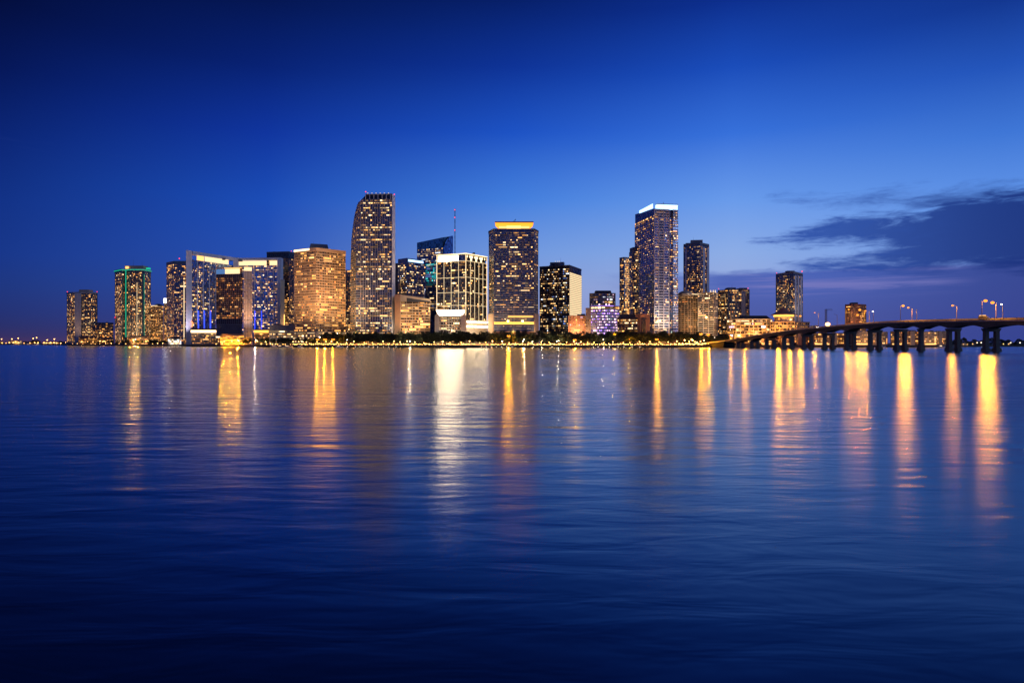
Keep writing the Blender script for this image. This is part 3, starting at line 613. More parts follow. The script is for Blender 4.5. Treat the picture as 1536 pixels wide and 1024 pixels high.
t.lights(1, LAND + 20, zs - 4, 3.8, 3.0, .34, OFFICE, 2.0, .45, vgrad=.9); t.lights(5, LAND + 20, zs - 4, 3.8, 2.8, .55, OFFICE, 1.3, .5, vgrad=.5); t.lights(3, LAND + 20, zs - 8, 3.8, 2.8, .25, GOLD, 1, .5)
a, b, c = gp(986, 1142), gp(1016.5, 1148), gp(1016.5, 1160); pb = [gp(983, 1150), a, b, c, gp(987, 1170)]
mb = MB(); mb.prism(pb, zs, zt - 1); t.part(mb, 'crown_box', 'strip_iceblue'); mb = MB(); mb.prism(offset_poly(pb, .7), zt - 1, zt + .3); t.part(mb, 'crown_cap', 'white_panel')
mb = MB(); a, b = t.edge_pt(0, .25, .5), t.edge_pt(0, .94, .5); z0 = zs + 4
mb.hexa([v3(a, z0), v3(b, z0 - 2.5), v3(b + Vector((.8, .3)), z0 - 2.5), v3(a + Vector((.8, .3)), z0)], [v3(a, z0 + 4.5), v3(b, z0 + 5.2), v3(b + Vector((.8, .3)), z0 + 5.2), v3(a + Vector((.8, .3)), z0 + 4.5)]); t.part(mb, 'crown_light_bar', 'strip_iceblue')
t.antenna(995, 1152, zt, zt + 5, .6)
mb = MB(); a, b = t.edge_pt(1, .3), t.edge_pt(1, .62); mb.wallbox(a, b, LAND + 24, zs - 20, .2, .35); t.part(mb, 'pale_glass_bay', 'glass_grey')
for u in (.02, .3, .62, .97): mb = MB(); p = t.edge_pt(1, u); dd = (t.poly[2] - t.poly[1]).normalized(); mb.wallbox(p - dd * .45, p + dd * .45, LAND + 20, zs - 3, .2, 1.25); t.part(mb, 'pale_fin', 'white_panel')
mb = MB(); mb.prism(offset_poly(t.poly, 1.2), LAND, LAND + 20); t.part(mb, 'base', 'brown_stone'); t.lights(1, LAND + 3, LAND + 20, 5, 4, .7, GOLD, 2, .6, proud=1.4)
for px, py in ((986, 482), (990, 481)): mb = MB(); p = gp(px, 1126); mb.ball((p.x, p.y, top_at(py, 1126)), 1.5); t.part(mb, 'flood_lamp', 'lamp_low')
t.finish(); T23 = t
# 24 low dark-roofed building in front
pts = [(926.5, 1056), (958, 1040), (963, 1040), (975, 1062)]
t = Tower('office_building', 'low building with a curved dark roof, amber windows and a brown corner tower', pts, 26, cat='low building')
z = top_at(478, 1045); t.body(z, 'glass_brown'); t.bands(LAND + 4, z, 4, 1.1, .5, 'brown_stone', edges=(0,), vert=6)
t.lights(0, LAND + 3, z, 4, 3, .7, [('win_amber', 3), ('win_cream', 2), ('win_warm', 2)], 1.8, .5, rowmask=lambda h: 1)
mb = MB(); pl = offset_poly(t.poly, 1.0); mb.prism(pl, z, z + 7, offset_poly(t.poly, -4)); t.part(mb, 'curved_roof', 'roof_dark')
mb = MB(); p, q = gp(960, 1038), gp(974.5, 1060); mb.wallbox(p, q, LAND, top_at(471, 1045), 8, .4); t.part(mb, 'corner_tower', 'brown_stone'); t.finish()
# 25 pale edged tower behind
t = Tower('apartment_tower', 'slim dark tower with a pale right corner standing alone right of the blue crowned tower', [(1025.5, 1385), (1050, 1360), (1063.5, 1385)], 30)
z = top_at(363.5, 1360); t.body(z, 'glass_navy'); t.bands(LAND + 80, z - 4, 3.6, .9, .4, 'mid_cladding', vert=9, vw=.9)
for e in (0, 1): t.lights(e, LAND + 80, z - 6, 3.6, 3, .32, CONDO, 1.4, .5, colmask=(lambda u, h: .5 + u) if e == 0 else None)
for u in (.3, .75): mb = MB(); mb.wallbox(t.edge_pt(1, u), t.edge_pt(1, u + .2), LAND + 60, z - 8, .3, .9); t.part(mb, 'pale_pilaster', 'white_panel')
mb = MB(); mb.wallbox(t.edge_pt(0, .1), t.edge_pt(0, .2), LAND + 60, z - 8, .3, .8); t.part(mb, 'pale_pilaster', 'white_panel')
mb = MB(); mb.prism(offset_poly(t.poly, .4), z - 4, z); t.part(mb, 'parapet', 'mid_cladding')
a, b = gp(1036, 1380), gp(1054, 1376); pb = [a, b, b + Vector((3, 14)), a + Vector((3, 14))]; mb = MB(); mb.prism(pb, z, z + 7.5); t.part(mb, 'penthouse', 'grey_concrete'); t.antenna(1040, 1385, z + 7, z + 15, .2); t.plant(z, 4, 3); t.finish()
# 26 warm pair
t = Tower('apartment_block', 'warm lit mid-rise under a shallow glowing dome below the slim pale edged tower', [(1016.5, 1215), (1032, 1200), (1047, 1212)], 28, cat='building')
z = top_at(441, 1202); t.body(z, 'glass_brown'); t.bands(LAND + 10, z, 3.7, 1.3, .5, 'warm_stone', vert=6, vw=1.2)
for e in (0, 1): t.lights(e, LAND + 8, z - 1, 3.7, 3, .62, GOLD, 2.1, .55, vgrad=.3)
p = gp(1028, 1212); mb = MB(); mb.ball((p.x, p.y, z), 13, 14, 8, .5); t.part(mb, 'lit_dome', 'cream_stone', smooth=True); mb = MB(); mb.prism(offset_poly(t.poly, .8), z - .6, z + .8); t.part(mb, 'light_strip', 'thin_cream'); t.finish()
t = Tower('apartment_block', 'cream mid-rise with bright ribbon windows and small roof lights right of the domed one', [(1047, 1190), (1071, 1180), (1076, 1195)], 28, cat='building')
z = top_at(439, 1182); t.body(z, 'glass_brown'); t.bands(LAND + 10, z, 3.7, 1.4, .6, 'cream_stone', vert=8, vw=1.0)
for e in (0, 1): t.lights(e, LAND + 8, z, 3.7, 3, .7, [('win_cream', 3), ('win_warm', 3), ('win_dim', 2)], 2.4, .5, vgrad=.2)
for px in (1066, 1070, 1073): mb = MB(); p = gp(px, 1186); mb.tube((p.x, p.y, z), (p.x, p.y, z + 5), 1.4, .4, 6); t.part(mb, 'lit_pinnacle', 'thin_cream')
mb = MB(); p = gp(1059.5, 1176); mb.ball((p.x, p.y, top_at(476, 1176)), 2.0); t.part(mb, 'flood_lamp', 'lamp_low'); t.plant(z, 3); t.finish()
# 27 triple-section tower
t = Tower('apartment_tower', 'dark apartment tower in three stepped sections left of the low arcade building', [(1077, 1270), (1092, 1250), (1108, 1254), (1124, 1250)], 34)
z = top_at(434.5, 1252); t.body(z, 'glass_black'); t.bands(LAND + 20, z, 3.6, .8, .4, 'mid_cladding', vert=7, vw=1)
for e in (0, 1, 2): t.lights(e, LAND + 20, z, 3.6, 3, .4 if e < 2 else .25, CONDO, 1.4, .55)
for a0, b0, h in ((1092, 1104, 4.5), (1110, 1121, 4)): t.boxat(a0, b0, 1258, 16, z, z + h, 'roof_house', 'dark_cladding')
mb = MB(); mb.wallbox(t.edge_pt(2, .25), t.edge_pt(2, .62), LAND + 20, z - 2, .3, .9); t.part(mb, 'pale_pilaster', 'pale_concrete')
for px in (1078, 1122): t.beacon(px, 1262 if px < 1100 else 1252, z + 2, .7)
t.plant(z, 5, 3); t.antenna(1098, 1262, z + 4, z + 11, .2); t.finish()
# 28 arcade (marketplace) with dark roof and a pagoda dome
pts = [(1091, 1150), (1104, 1128), (1150, 1130), (1158, 1140)]
t = Tower('arcade_building', 'low wide arcade glowing amber under a dark curved roof by the bridge ramp', pts, 34, cat='market hall')
z = top_at(479, 1130); t.body(z, 'glass_brown'); t.bands(LAND + 4, z, 4.6, 1.3, .7, 'warm_stone', vert=7, vw=.9)
for e in (0, 1, 2): t.lights(e, LAND + 4, z, 4.6, 3, .85, [('win_amber', 3), ('win_cream', 3), ('win_pink', 1), ('win_dim', 1)], 2.5, .58)
pr = [gp(1103, 1136), gp(1156, 1138), gp(1154, 1165), gp(1106, 1165)]; mb = MB(); mb.prism(offset_poly(pr, 1), z + .5, z + 7, [gp(1114, 1146), gp(1150, 1146), gp(1150, 1160), gp(1114, 1160)]); t.part(mb, 'curved_roof', 'roof_dark')
mb = MB(); mb.prism(offset_poly(t.poly, 1.2), z, z + 1); t.part(mb, 'eave', 'cream_stone'); t.finish()
pts = [(1156, 1130), (1163, 1122), (1192, 1124), (1214, 1150)]
t = Tower('arcade_building', 'amber lit arcade wing topped by a tiled pagoda-like lantern roof', pts, 34, cat='market hall')
z = top_at(483, 1125); t.body(z, 'glass_brown'); t.bands(LAND + 4, z, 4.6, 1.3, .7, 'tan_stone', vert=6, vw=.8)
for e in (0, 1, 2): t.lights(e, LAND + 4, z, 4.6, 3, .75, GOLD, 2.4, .55)
c = gp(1175.5, 1142); ring = lambda r, n=12: [c + Vector((math.cos(k * 2 * math.pi / n) * r, math.sin(k * 2 * math.pi / n) * r)) for k in range(n)]
mb = MB(); mb.prism(ring(15), z - .02, top_at(475, 1142)); t.part(mb, 'drum', 'cream_stone')
mb = MB(); mb.prism(ring(16.2), top_at(475, 1142), top_at(472.3, 1142)); t.part(mb, 'lit_drum_ring', 'strip_yellow')
mb = MB(); z1, z2, z3 = top_at(472.3, 1142), top_at(466, 1142), top_at(460.5, 1142); mb.prism(ring(21), z1, z1 + 1, ring(20)); mb.prism(ring(19), z1 + .98, z2, ring(8)); mb.prism(ring(8), z2 - .02, z3, ring(1.5)); t.part(mb, 'pagoda_roof', 'roof_tile')
mb = MB(); mb.prism(offset_poly(t.poly, 1.2), z, z + 1); t.part(mb, 'eave', 'roof_tile')
p = gp(1186, 1116); mb = MB(); mb.tube((p.x, p.y, LAND), (p.x, p.y, top_at(480, 1116)), .3, .2, 6); t.part(mb, 'flood_pole', 'steel'); mb = MB(); mb.ball((p.x, p.y, top_at(479, 1116)), 1.5); t.part(mb, 'flood_lamp', 'lamp_low'); t.finish()
# 29 lone tower
t = Tower('apartment_tower', 'lone dark tower with pale vertical bands rising behind the pagoda roof', [(1164, 1430), (1190, 1405), (1204, 1430)], 34)
z = top_at(410.5, 1405); t.body(z, 'glass_navy'); t.bands(LAND + 40, z, 3.6, .8, .4, 'mid_cladding', vert=8, vw=.8)
t.lights(0, LAND + 40, z - 2, 3.6, 3, .3, CONDO, 1.3, .55, colmask=lambda u, h: 1.5 if .25 < u < .6 else .8); t.lights(1, LAND + 40, z - 4, 3.6, 3, .22, CONDO, 1.2, .55)
for u in (.12, .42, .72): mb = MB(); mb.wallbox(t.edge_pt(1, u), t.edge_pt(1, u + .17), LAND + 40, z - 3, .3, 1.1); t.part(mb, 'pale_pilaster', 'white_panel')
mb = MB(); mb.prism(offset_poly(t.poly, .5), z, [z + 2, z + 5.5, z + 2.5, z + 2.5, z + 2]); t.part(mb, 'sloping_parapet', 'grey_concrete')
t.boxat(1181, 1192, 1412, 12, z + 2, z + 7, 'penthouse', 'dark_cladding'); t.beacon(1203, 1428, z + 6, 1.2); t.beacon(1165, 1428, z + 3, .8); t.finish()
# 30 red-lit block seen over the bridge
t = Tower('apartment_tower', 'reddish lit apartment block seen above the bridge deck', [(1268, 1310), (1276, 1300), (1290, 1300), (1299, 1312)], 28)
z = top_at(458, 1300); t.body(z, 'brown_stone', 'wall'); t.bands(LAND + 10, z, 3.7, .9, .5, 'brown_stone', vert=5, vw=1)
for e in (0, 1, 2): t.lights(e, LAND + 20, z - 1, 3.7, 3, .4, [('win_amber', 3), ('win_orange', 3), ('win_dim', 4)], 1.5, .55)
mb = MB(); mb.prism(offset_poly(t.poly, .5), z, z + 2.5); t.part(mb, 'parapet', 'brick'); t.boxat(1279, 1287, 1306, 12, z + 2.5, z + 6, 'roof_house', 'roof_dark')
t.lights(2, LAND + 20, LAND + 60, 3.7, 4, 1, [('win_amber', 1)], 1, .6, colmask=lambda u, h: 1 if u < .6 else 0, proud=.2); t.finish()
# 31 blocks seen through the bridge piers
APT = [('brown_stone', 'wall'), ('tan_stone', 'wall')]
for a0, b0, D, py, m, lab, dn in ((1142, 1168, 1120, 503, 'brown_stone', 'low amber lit block under the ramp end of the bridge, beside the arcade wing', .5),
        (1171, 1212, 1120, 501, 'brown_stone', 'low lit block showing through the first narrow gaps between the bridge piers', .5),
        (1220, 1266, 1110, 499.5, 'brown_stone', 'brown apartment slab with orange windows under the middle of the bridge', .5),
        (1282, 1331, 1105, 497.5, 'tan_stone', 'tan apartment slab with a bright lit stairwell seen between bridge piers', .55),
        (1336, 1383, 1115, 497, 'brown_stone', 'brown apartment slab with a column of bright windows left of the last lit slab', .55),
        (1386, 1421, 1120, 497.5, 'tan_stone', 'rightmost lit apartment slab under the bridge, few windows', .4)):
    t = Tower('apartment_block', lab, [(a0, D), (b0, D + 12)], 24, cat='building')
    z = top_at(py, D); t.body(z, m, 'wall'); t.bands(LAND + 2, z, 3.3, .8, .5, m, vert=7, vw=.9)
    w = t.r.uniform(.2, .8)
    t.lights(0, LAND + 2, z - .5, 3.3, 3, dn, RED if a0 < 1386 else GOLD, 1.6, .6, vgrad=.4)
    t.lights(0, LAND + 2, z - 1, 3.3, 3.6, 1, [('win_warm', 1), ('win_amber', 1)], 1, .7, colmask=lambda u, h: 2 if abs(u - w) < .05 else 0, proud=.2)
    mb = MB(); mb.wallbox(t.edge_pt(0, .62), t.edge_pt(0, .76), LAND, z + 1, .3, 1.0); t.part(mb, 'blank_panel', 'tan_stone')
    mb = MB(); mb.wallbox(t.edge_pt(0, .05), t.edge_pt(0, .5), LAND + 1, LAND + 3, .2, 1.4); t.part(mb, 'ground_floor_light', 'band_amber')
    t.plant(z, 3, 2.5); t.finish(60)
# 32 low lit houses on the left shore
for a0, b0, D, py, m, lab, dn, cols in ((118, 146, 1800, 505.5, 'brick', 'low red-brown house block glowing orange at the foot of the leftmost tower', .6, RED),
        (150, 171, 1780, 508.5, 'brown_stone', 'small dark waterfront house with an amber porch left of the green neon tower', .4, GOLD),
        (196, 222, 1600, 505.5, 'tan_stone', 'bright amber waterfront pavilion at the foot of the green neon tower', .95, GOLD),
        (252, 272, 1430, 508, 'white_panel', 'small white lit kiosk on the shore below the dark condominium', .95, [('win_white', 1), ('win_cream', 1)]),
        (276, 302, 1390, 507, 'tan_stone', 'amber lit cafe on the shore in front of the left white pylon', .8, GOLD),
        (330, 366, 1230, 503, 'tan_stone', 'glowing amber terrace hall in front of the brown glass hotel', .9, GOLD)):
    t = Tower('waterfront_house', lab, [(a0, D), (b0, D + 4)], 14, cat='low building')
    z = top_at(py, D); t.body(z, m, 'wall'); pl = t.poly
    mb = MB(); mb.prism(offset_poly(pl, 1.2), z, z + 3.2, offset_poly(pl, -3)); t.part(mb, 'hipped_roof', 'roof_tile' if m != 'white_panel' else 'roof_dark')
    t.lights(0, LAND + .6, z - .4, 3.6, 3.4, dn, cols, 1.5, .6)
    for k in range(3): mb = MB(); p = t.edge_pt(0, .2 + .3 * k, 2.0); mb.tube((p.x, p.y, LAND), (p.x, p.y, LAND + 6.4), .15, .12, 6); t.part(mb, 'porch_post', 'steel'); mb = MB(); mb.ball((p.x, p.y, LAND + 6.8), .95 if m == 'tan_stone' else .75); t.part(mb, 'porch_lamp', 'lamp_low' if m != 'white_panel' else 'lamp_small_white')
    t.finish(40)
# 33 far port on the left horizon
for a0, b0, D, py, m, lab, dn, cols in ((-4, 5, 2750, 512.5, 'grey_concrete', 'tiny amber lit shed at the extreme left end of the far shore', .7, GOLD),
        (12, 33, 2700, 511.3, 'grey_concrete', 'long brightly lit terminal shed on the far left shore', 1.0, [('win_cream', 2), ('win_amber', 2)]),
        (47, 58, 2650, 510.5, 'brown_stone', 'small dark block with roof lamps left of the orange lit houses on the far shore', .4, RED),
        (64, 88, 2450, 513, 'brick', 'row house block with orange lit windows on the far shore near the leftmost tower', .9, RED)):
    t = Tower('harbour_building', lab, [(a0, D), (b0, D)], 20, cat='low building')
    z = top_at(py, D); t.body(z, m, 'wall'); pl = t.poly; mb = MB(); mb.prism(offset_poly(pl, .8), z, z + 1.6, offset_poly(pl, -2)); t.part(mb, 'roof', 'roof_dark')
    t.lights(0, LAND + .5, z - .5, 4, 5, dn, cols, 2.5, .7, ww=.95)
    for k in range(2): mb = MB(); p = t.edge_pt(0, .3 + .45 * k, 1.5); mb.tube((p.x, p.y, LAND), (p.x, p.y, z + 7 + 3 * k), .3, .2, 5); t.part(mb, 'lamp_pole', 'dark_steel'); mb = MB(); mb.ball((p.x, p.y, z + 7.8 + 3 * k), 1.5); t.part(mb, 'pole_lamp', 'lamp_low')
    t.finish(40)
# 34 lattice frame over the bridge ramp
cr = thing('lattice_tower', 'dark steel lattice tower with a short jib standing behind the bridge ramp', 'tower crane', (gp(1239, 1000).x, 1000, LAND))
h1 = top_at(463.5, 1000) - LAND; mb = MB(); n = 16
for k in range(n):
    za, zb_ = h1 * k / n, h1 * (k + 1) / n
    for (x, y), (x2, y2) in zip(((-1, -1), (1, -1), (1, 1), (-1, 1)), ((1, -1), (1, 1), (-1, 1), (-1, -1))):
        mb.tube((x, y, za), (x, y, zb_), .22, .22, 4); mb.tube((x, y, za), (x2, y2, zb_), .12, .12, 4)
mb.build('lattice_shaft', 'dark_steel', cr)
mb = MB()
for k in range(7):
    mb.tube((k * 1.3, -.5, h1), (k * 1.3 + 1.3, -.5, h1 - .15), .16, .16, 4); mb.tube((k * 1.3, -.5, h1 - 2), (k * 1.3 + 1.3, -.5, h1 - 2), .16, .16, 4); mb.tube((k * 1.3, -.5, h1), (k * 1.3 + 1.3, -.5, h1 - 2), .1, .1, 4)
mb.build('jib', 'dark_steel', cr)
# ------------------------------------------------------------------ land, seawall, trees, promenade
SHORE = [(-140, 2750), (0, 2600), (60, 2400), (92, 1950), (130, 1760), (180, 1600), (230, 1480), (270, 1400), (330, 1240), (390, 1130), (440, 1075), (500, 1040),
         (600, 1012), (760, 1000), (900, 998), (1000, 1002), (1040, 1010), (1080, 1025), (1130, 1075), (1200, 1090), (1300, 1075), (1420, 1085), (1450, 1180), (1500, 1260), (1600, 1310), (1800, 1400)]
def shore_D(px):
    for (a, da), (b, db) in zip(SHORE[:-1], SHORE[1:]):
        if a <= px <= b: return da + (db - da) * (px - a) / (b - a)
    return SHORE[-1][1]
sp = [gp(*p) for p in SHORE]
mb = MB(); back = [Vector((6000, 1600)), Vector((6000, 9000)), Vector((-7000, 9000)), Vector((-7000, 2900))]
lp = sp + back; i = len(mb.v); mb.v += [(p.x, p.y, LAND) for p in lp]; mb.f.append(tuple(range(len(lp))))
o = mb.build('ground', 'paving'); o['kind'] = 'structure'
mb = MB()
for a, b in zip(sp[:-1], sp[1:]): mb.wallbox(a, b, -3, LAND + .15, 1.2, .5)
o = mb.build('seawall', 'seawall_stone'); o['label'] = 'long dark stone seawall along the whole waterfront'; o['category'] = 'seawall'
# the bay
mb = MB(); xs = [-30000, -2500, -900, -300, -80, -20, 20, 80, 300, 900, 2500, 30000]; ys = [-3000, -200, -20, 5, 20, 60, 200, 600, 1500, 4000, 32000]
for yy in ys: mb.v += [(x, yy, 0) for x in xs]
nx = len(xs); mb.f = [(j * nx + i, j * nx + i + 1, (j + 1) * nx + i + 1, (j + 1) * nx + i) for j in range(len(ys) - 1) for i in range(nx - 1)]
water = mb.build('water', []); water['kind'] = 'structure'

# trees ------------------------------------------------------------
def leaf_quad(mb, c, s, r):
    n = Vector((r.gauss(0, 1), r.gauss(0, 1), r.gauss(.4, 1))).normalized(); u = n.orthogonal().normalized(); w = n.cross(u); a = r.uniform(0, 6.28)
    u, w = u * math.cos(a) + w * math.sin(a), w * math.cos(a) - u * math.sin(a)
    mb.quad(c - u * s, c - w * s * .6, c + u * s, c + w * s * .6)
def make_tree(seed, H, W, mat):
    r = random.Random(seed); root = thing('shade_tree', 'tree', 'tree'); mb = MB(); th = H * .34
    mb.tube((0, 0, -.2), (.2, 0, th), .4, .3, 7); tips = []
    for k in range(5):
        a = k * 1.257 + r.uniform(-.4, .4); q = Vector((math.cos(a) * W * r.uniform(.2, .34), math.sin(a) * W * r.uniform(.2, .34), H * r.uniform(.5, .74)))
        mb.tube((.2, 0, th - .4), q, .22, .08, 5); tips.append(q)
    tips.append(Vector((0, 0, H * .78))); mb.build('trunk', 'bark', root); mb = MB()
    for q in tips:
        for _ in range(4):
            c = q + Vector((r.uniform(-1, 1) * W * .16, r.uniform(-1, 1) * W * .16, r.uniform(-.26, .1) * H)); rad = W * r.uniform(.12, .21)
            for _ in range(75):
                d = Vector((r.gauss(0, 1), r.gauss(0, 1), r.gauss(0, 1))).normalized() * rad * r.uniform(.45, 1.08); d.z *= .72
                leaf_quad(mb, c + d, r.uniform(.5, 1.15), r)
    mb.build('crown', mat, root); return root
def make_palm(seed, H):
    r = random.Random(seed); root = thing('palm_tree', 'palm', 'palm'); mb = MB(); lean = r.uniform(-1, 1)
    mb.tube((0, 0, -.2), (lean * .5, 0, H * .5), .3, .24, 7); mb.tube((lean * .5, 0, H * .5), (lean, 0, H), .24, .2, 7); mb.build('trunk', 'bark', root); mb = MB()
    for k in range(15):
        a = k * .419 + r.uniform(-.2, .2); L = r.uniform(2.8, 3.8); up = r.uniform(-.1, .9); prev = Vector((lean, 0, H)); d = Vector((math.cos(a), math.sin(a), 0)); sd = Vector((-d.y, d.x, 0))
        for j in range(4):
            w0, w1 = .55 * (1 - j * .2), .55 * (1 - (j + 1) * .22); nx_ = prev + d * L * .25 + Vector((0, 0, L * .25 * (up - j * .45)))
            mb.quad(prev - sd * w0 - Vector((0, 0, w0 * .6)), nx_ - sd * w1 - Vector((0, 0, w1 * .6)), nx_, prev); mb.quad(prev, nx_, nx_ + sd * w1 - Vector((0, 0, w1 * .6)), prev + sd * w0 - Vector((0, 0, w0 * .6))); prev = nx_
    mb.build('crown', 'frond', root); return root
TP = [make_tree(11, 20, 17, 'leaf'), make_tree(12, 20, 16, 'leaf_dark'), make_tree(13, 20, 19, 'leaf_dark'), make_tree(14, 20, 15, 'leaf'), make_tree(15, 20, 18, 'leaf_dark')]
PP = [make_palm(21, 9), make_palm(22, 10), make_palm(23, 8)]
used = set()
ZONES = [(-200, 95, 'on the far left shore beside the harbour sheds'), (95, 172, 'at the foot of the leftmost tower'), (172, 250, 'on the shore below the green neon tower'), (250, 322, 'on the shore below the white pylon'),
         (322, 382, 'in front of the brown glass hotel'), (382, 440, 'in front of the grey podium block'), (440, 522, 'in front of the tan tower'), (522, 592, 'below the tall curved tower'), (592, 652, 'before the low warm building with the sloping eave'),
         (652, 732, 'below the white outlined building'), (732, 808, 'below the orange crowned tower'), (808, 880, 'below the tower with the lit striped flank'), (880, 930, 'in front of the violet lit building'),
         (930, 978, 'before the dark-roofed corner building'), (978, 1020, 'below the blue crowned tower'), (1020, 1062, 'below the domed mid-rise'), (1062, 1130, 'beside the start of the bridge ramp'), (1130, 1600, 'beyond the bridge')]
def zone(px):
    for a, b, s in ZONES:
        if a <= px < b: return s
    return 'on the shore'
def put(protos, px, D, h, base_h, kind, group, r):
    p = gp(px, D); src = protos[r.randrange(len(protos))]; k = h / base_h; rz = r.uniform(0, 6.28); lab = f'{kind} {zone(px)}'
    if id(src) not in used:
        used.add(id(src)); src.location = (p.x, p.y, LAND); src.rotation_euler = (0, 0, rz); src.scale = (k * r.uniform(.9, 1.1), k, k); src['label'] = lab; src['group'] = group + ' ' + zone(px)
    else:
        c = dup(src, (p.x, p.y, LAND), rz, lab, (k * r.uniform(.85, 1.2), k * r.uniform(.85, 1.15), k)); c['group'] = group + ' ' + zone(px)
r = random.Random(5); px = 398.0
def tall(px):
    if px < 455: return r.uniform(11.5, 15)
    if px < 482: return r.uniform(13, 16)
    if px < 1000: return r.uniform(18.5, 24)
    return r.uniform(16, 22)
while px < 1046:
    put(TP, px, shore_D(px) + r.uniform(30, 44), tall(px) * .93, 20, 'dark leafy tree in the front row', 'front row of trees', r); px += r.uniform(8, 11.5)
def back_limit(px):
    for a, b, D in ((646, 705, 1040), (920, 982, 1030), (586, 650, 1060), (700, 735, 1058), (728, 812, 1072)):
        if a <= px <= b: return D
    return 9999
px = 402.0
while px < 1092:
    put(TP, px, min(back_limit(px), shore_D(px) + r.uniform(50, 66)), tall(px) + 1.0, 20, 'dark tall tree in the back row', 'back row of trees', r); px += r.uniform(8.5, 12)
for a, b, st, h0, h1 in ((96, 160, 8, 7, 11), (160, 250, 8, 8, 13), (250, 330, 9, 8, 12), (366, 398, 9, 12, 16), (34, 62, 4, 9, 14), (-10, 0, 5, 8, 11), (88, 100, 4, 8, 12)):
    px = a + 2.0
    while px < b:
        put(TP, px, shore_D(px) + r.uniform(30, 60), r.uniform(h0, h1), 20, 'low bushy tree', 'low trees', r); px += r.uniform(st * .6, st * 1.3)
for px in (138, 176, 190, 226, 232, 262, 268, 300, 306, 318, 322, 338, 352, 360, 372, 420, 447, 468, 1000, 1010, 1020, 1033, 1052, 1066, 1074, 1082):
    put(PP, px + r.uniform(-2, 2), shore_D(px) + r.uniform(12, 26), r.uniform(8, 12.5), 9, 'feathery palm', 'palms', r)
# clipped hedge behind the promenade
mb = MB(); rr = random.Random(3)
for k in range(900):
    px = rr.uniform(430, 1050); p = gp(px, shore_D(px) + rr.uniform(9, 13)); leaf_quad(mb, Vector((p.x, p.y, LAND + rr.uniform(.1, 1.3))), rr.uniform(.4, .8), rr)
o = mb.build('hedge_foliage', 'leaf'); o['kind'] = 'stuff'; o['label'] = 'low ragged planting along the promenade behind the seawall'; o['category'] = 'planting'
mb = MB()  # shrub bank added, with paler leaves, to spread golden lamp glow behind trunks
for k in range(3600):
    px = rr.uniform(386, 1088); p = gp(px, shore_D(px) + rr.uniform(45, 49)); hh = 2.6 + 1.3 * math.sin(px * .31) * math.sin(px * .113)
    leaf_quad(mb, Vector((p.x, p.y, LAND + rr.uniform(.1, 1) * hh)), rr.uniform(.4, .9), rr)
o = mb.build('glow_shrubs', 'leaf_pale'); o['kind'] = 'stuff'; o['label'] = 'added shrub bank catching lamp light between the two rows of promenade trees'; o['category'] = 'planting'
# far wood on the right shore
mb = MB()
for k in range(5200):
    px = rr.uniform(1418, 1640); D = shore_D(px) + rr.uniform(25, 80); p = gp(px, D); hh = 9 + 3.2 * math.sin(px * .21) * math.sin(px * .083 + 1) + 2 * math.sin(px * .47)
    leaf_quad(mb, Vector((p.x, p.y, LAND + rr.uniform(0, 1) ** .7 * hh)), rr.uniform(.9, 1.9), rr)
o = mb.build('woods', 'leaf_dark'); o['kind'] = 'stuff'; o['label'] = 'long dark far-off wood on the right shore behind the bridge piers'; o['category'] = 'woods'

K_LAMP = .5
# lamps ------------------------------------------------------------
def make_lamp(name, h, rad, mat, label, twin=False):
    root = thing(name, label, 'lamp'); mb = MB(); mb.tube((0, 0, 0), (0, 0, h - rad * .9), .1, .07, 6); mb.tube((0, 0, 0), (0, 0, .5), .2, .16, 6); mb.build('pole', 'dark_steel', root)
    mb = MB(); mb.ball((0, 0, h), rad, 8, 6); mb.build('globe', mat, root, smooth=True); mb = MB(); mb.tube((0, 0, h + rad * .8), (0, 0, h + rad * 1.15), rad * .5, rad * .15, 6); mb.build('cap', 'dark_steel', root); return root
LP = {'tall warm globe lamp': make_lamp('promenade_lamp', 5.2, .46, 'lamp_warm', ''), 'tall white globe lamp': make_lamp('promenade_lamp', 5.6, .42, 'lamp_white', ''), 'short warm path lamp': make_lamp('path_lamp', 2.2, .36, 'lamp_warm', ''), 'low amber path lamp': make_lamp('path_lamp', 1.4, .5, 'lamp_low', '')}
used2 = set()
def put_lamp(kind, px, D, k=1.0):
    src = LP[kind]; p = gp(px, D); lab = f'{kind} {zone(px)}'
    if kind not in used2: used2.add(kind); c = src; c.location = (p.x, p.y, LAND); c['label'] = lab; c.scale = (k, k, k)
    else: c = dup(src, (p.x, p.y, LAND), 0, lab, (k, k, k))
    c['group'] = kind + 's ' + zone(px)
px = 448.0
while px < 1052:
    put_lamp('tall warm globe lamp' if r.random() < .8 else 'tall white globe lamp', px, shore_D(px) + r.uniform(6, 30), r.uniform(.75, 1.25)); px += r.uniform(8, 17)
px = 440.0
while px < 1056:
    put_lamp('short warm path lamp' if r.random() < .6 else 'low amber path lamp', px, shore_D(px) + r.uniform(2.5, 16), r.uniform(.7, 1.2)); px += r.uniform(1.7, 3.8)
for px, k in ((3, 2.4), (9, 2), (14, 3), (20, 3), (28, 3), (36, 2), (45, 2.2), (52, 3), (57, 3), (66, 3), (70, 2.5), (76, 3), (81, 3), (85, 2.4), (91, 2.2)): put_lamp('low amber path lamp', px, shore_D(px) + 12 + k * 4, k)
px = 392.0  # lamps added to light the shrub bank from the front
while px < 1066:
    put_lamp('low amber path lamp', px, shore_D(px) + r.uniform(38, 43), r.uniform(.8, 1.5)); px += r.uniform(5, 12)
px = 98.0
while px < 440:
    put_lamp(r.choice(('short warm path lamp', 'low amber path lamp', 'tall warm globe lamp', 'low amber path lamp')), px, shore_D(px) + r.uniform(4, 30), r.uniform(.8, 1.4)); px += r.uniform(6, 13)
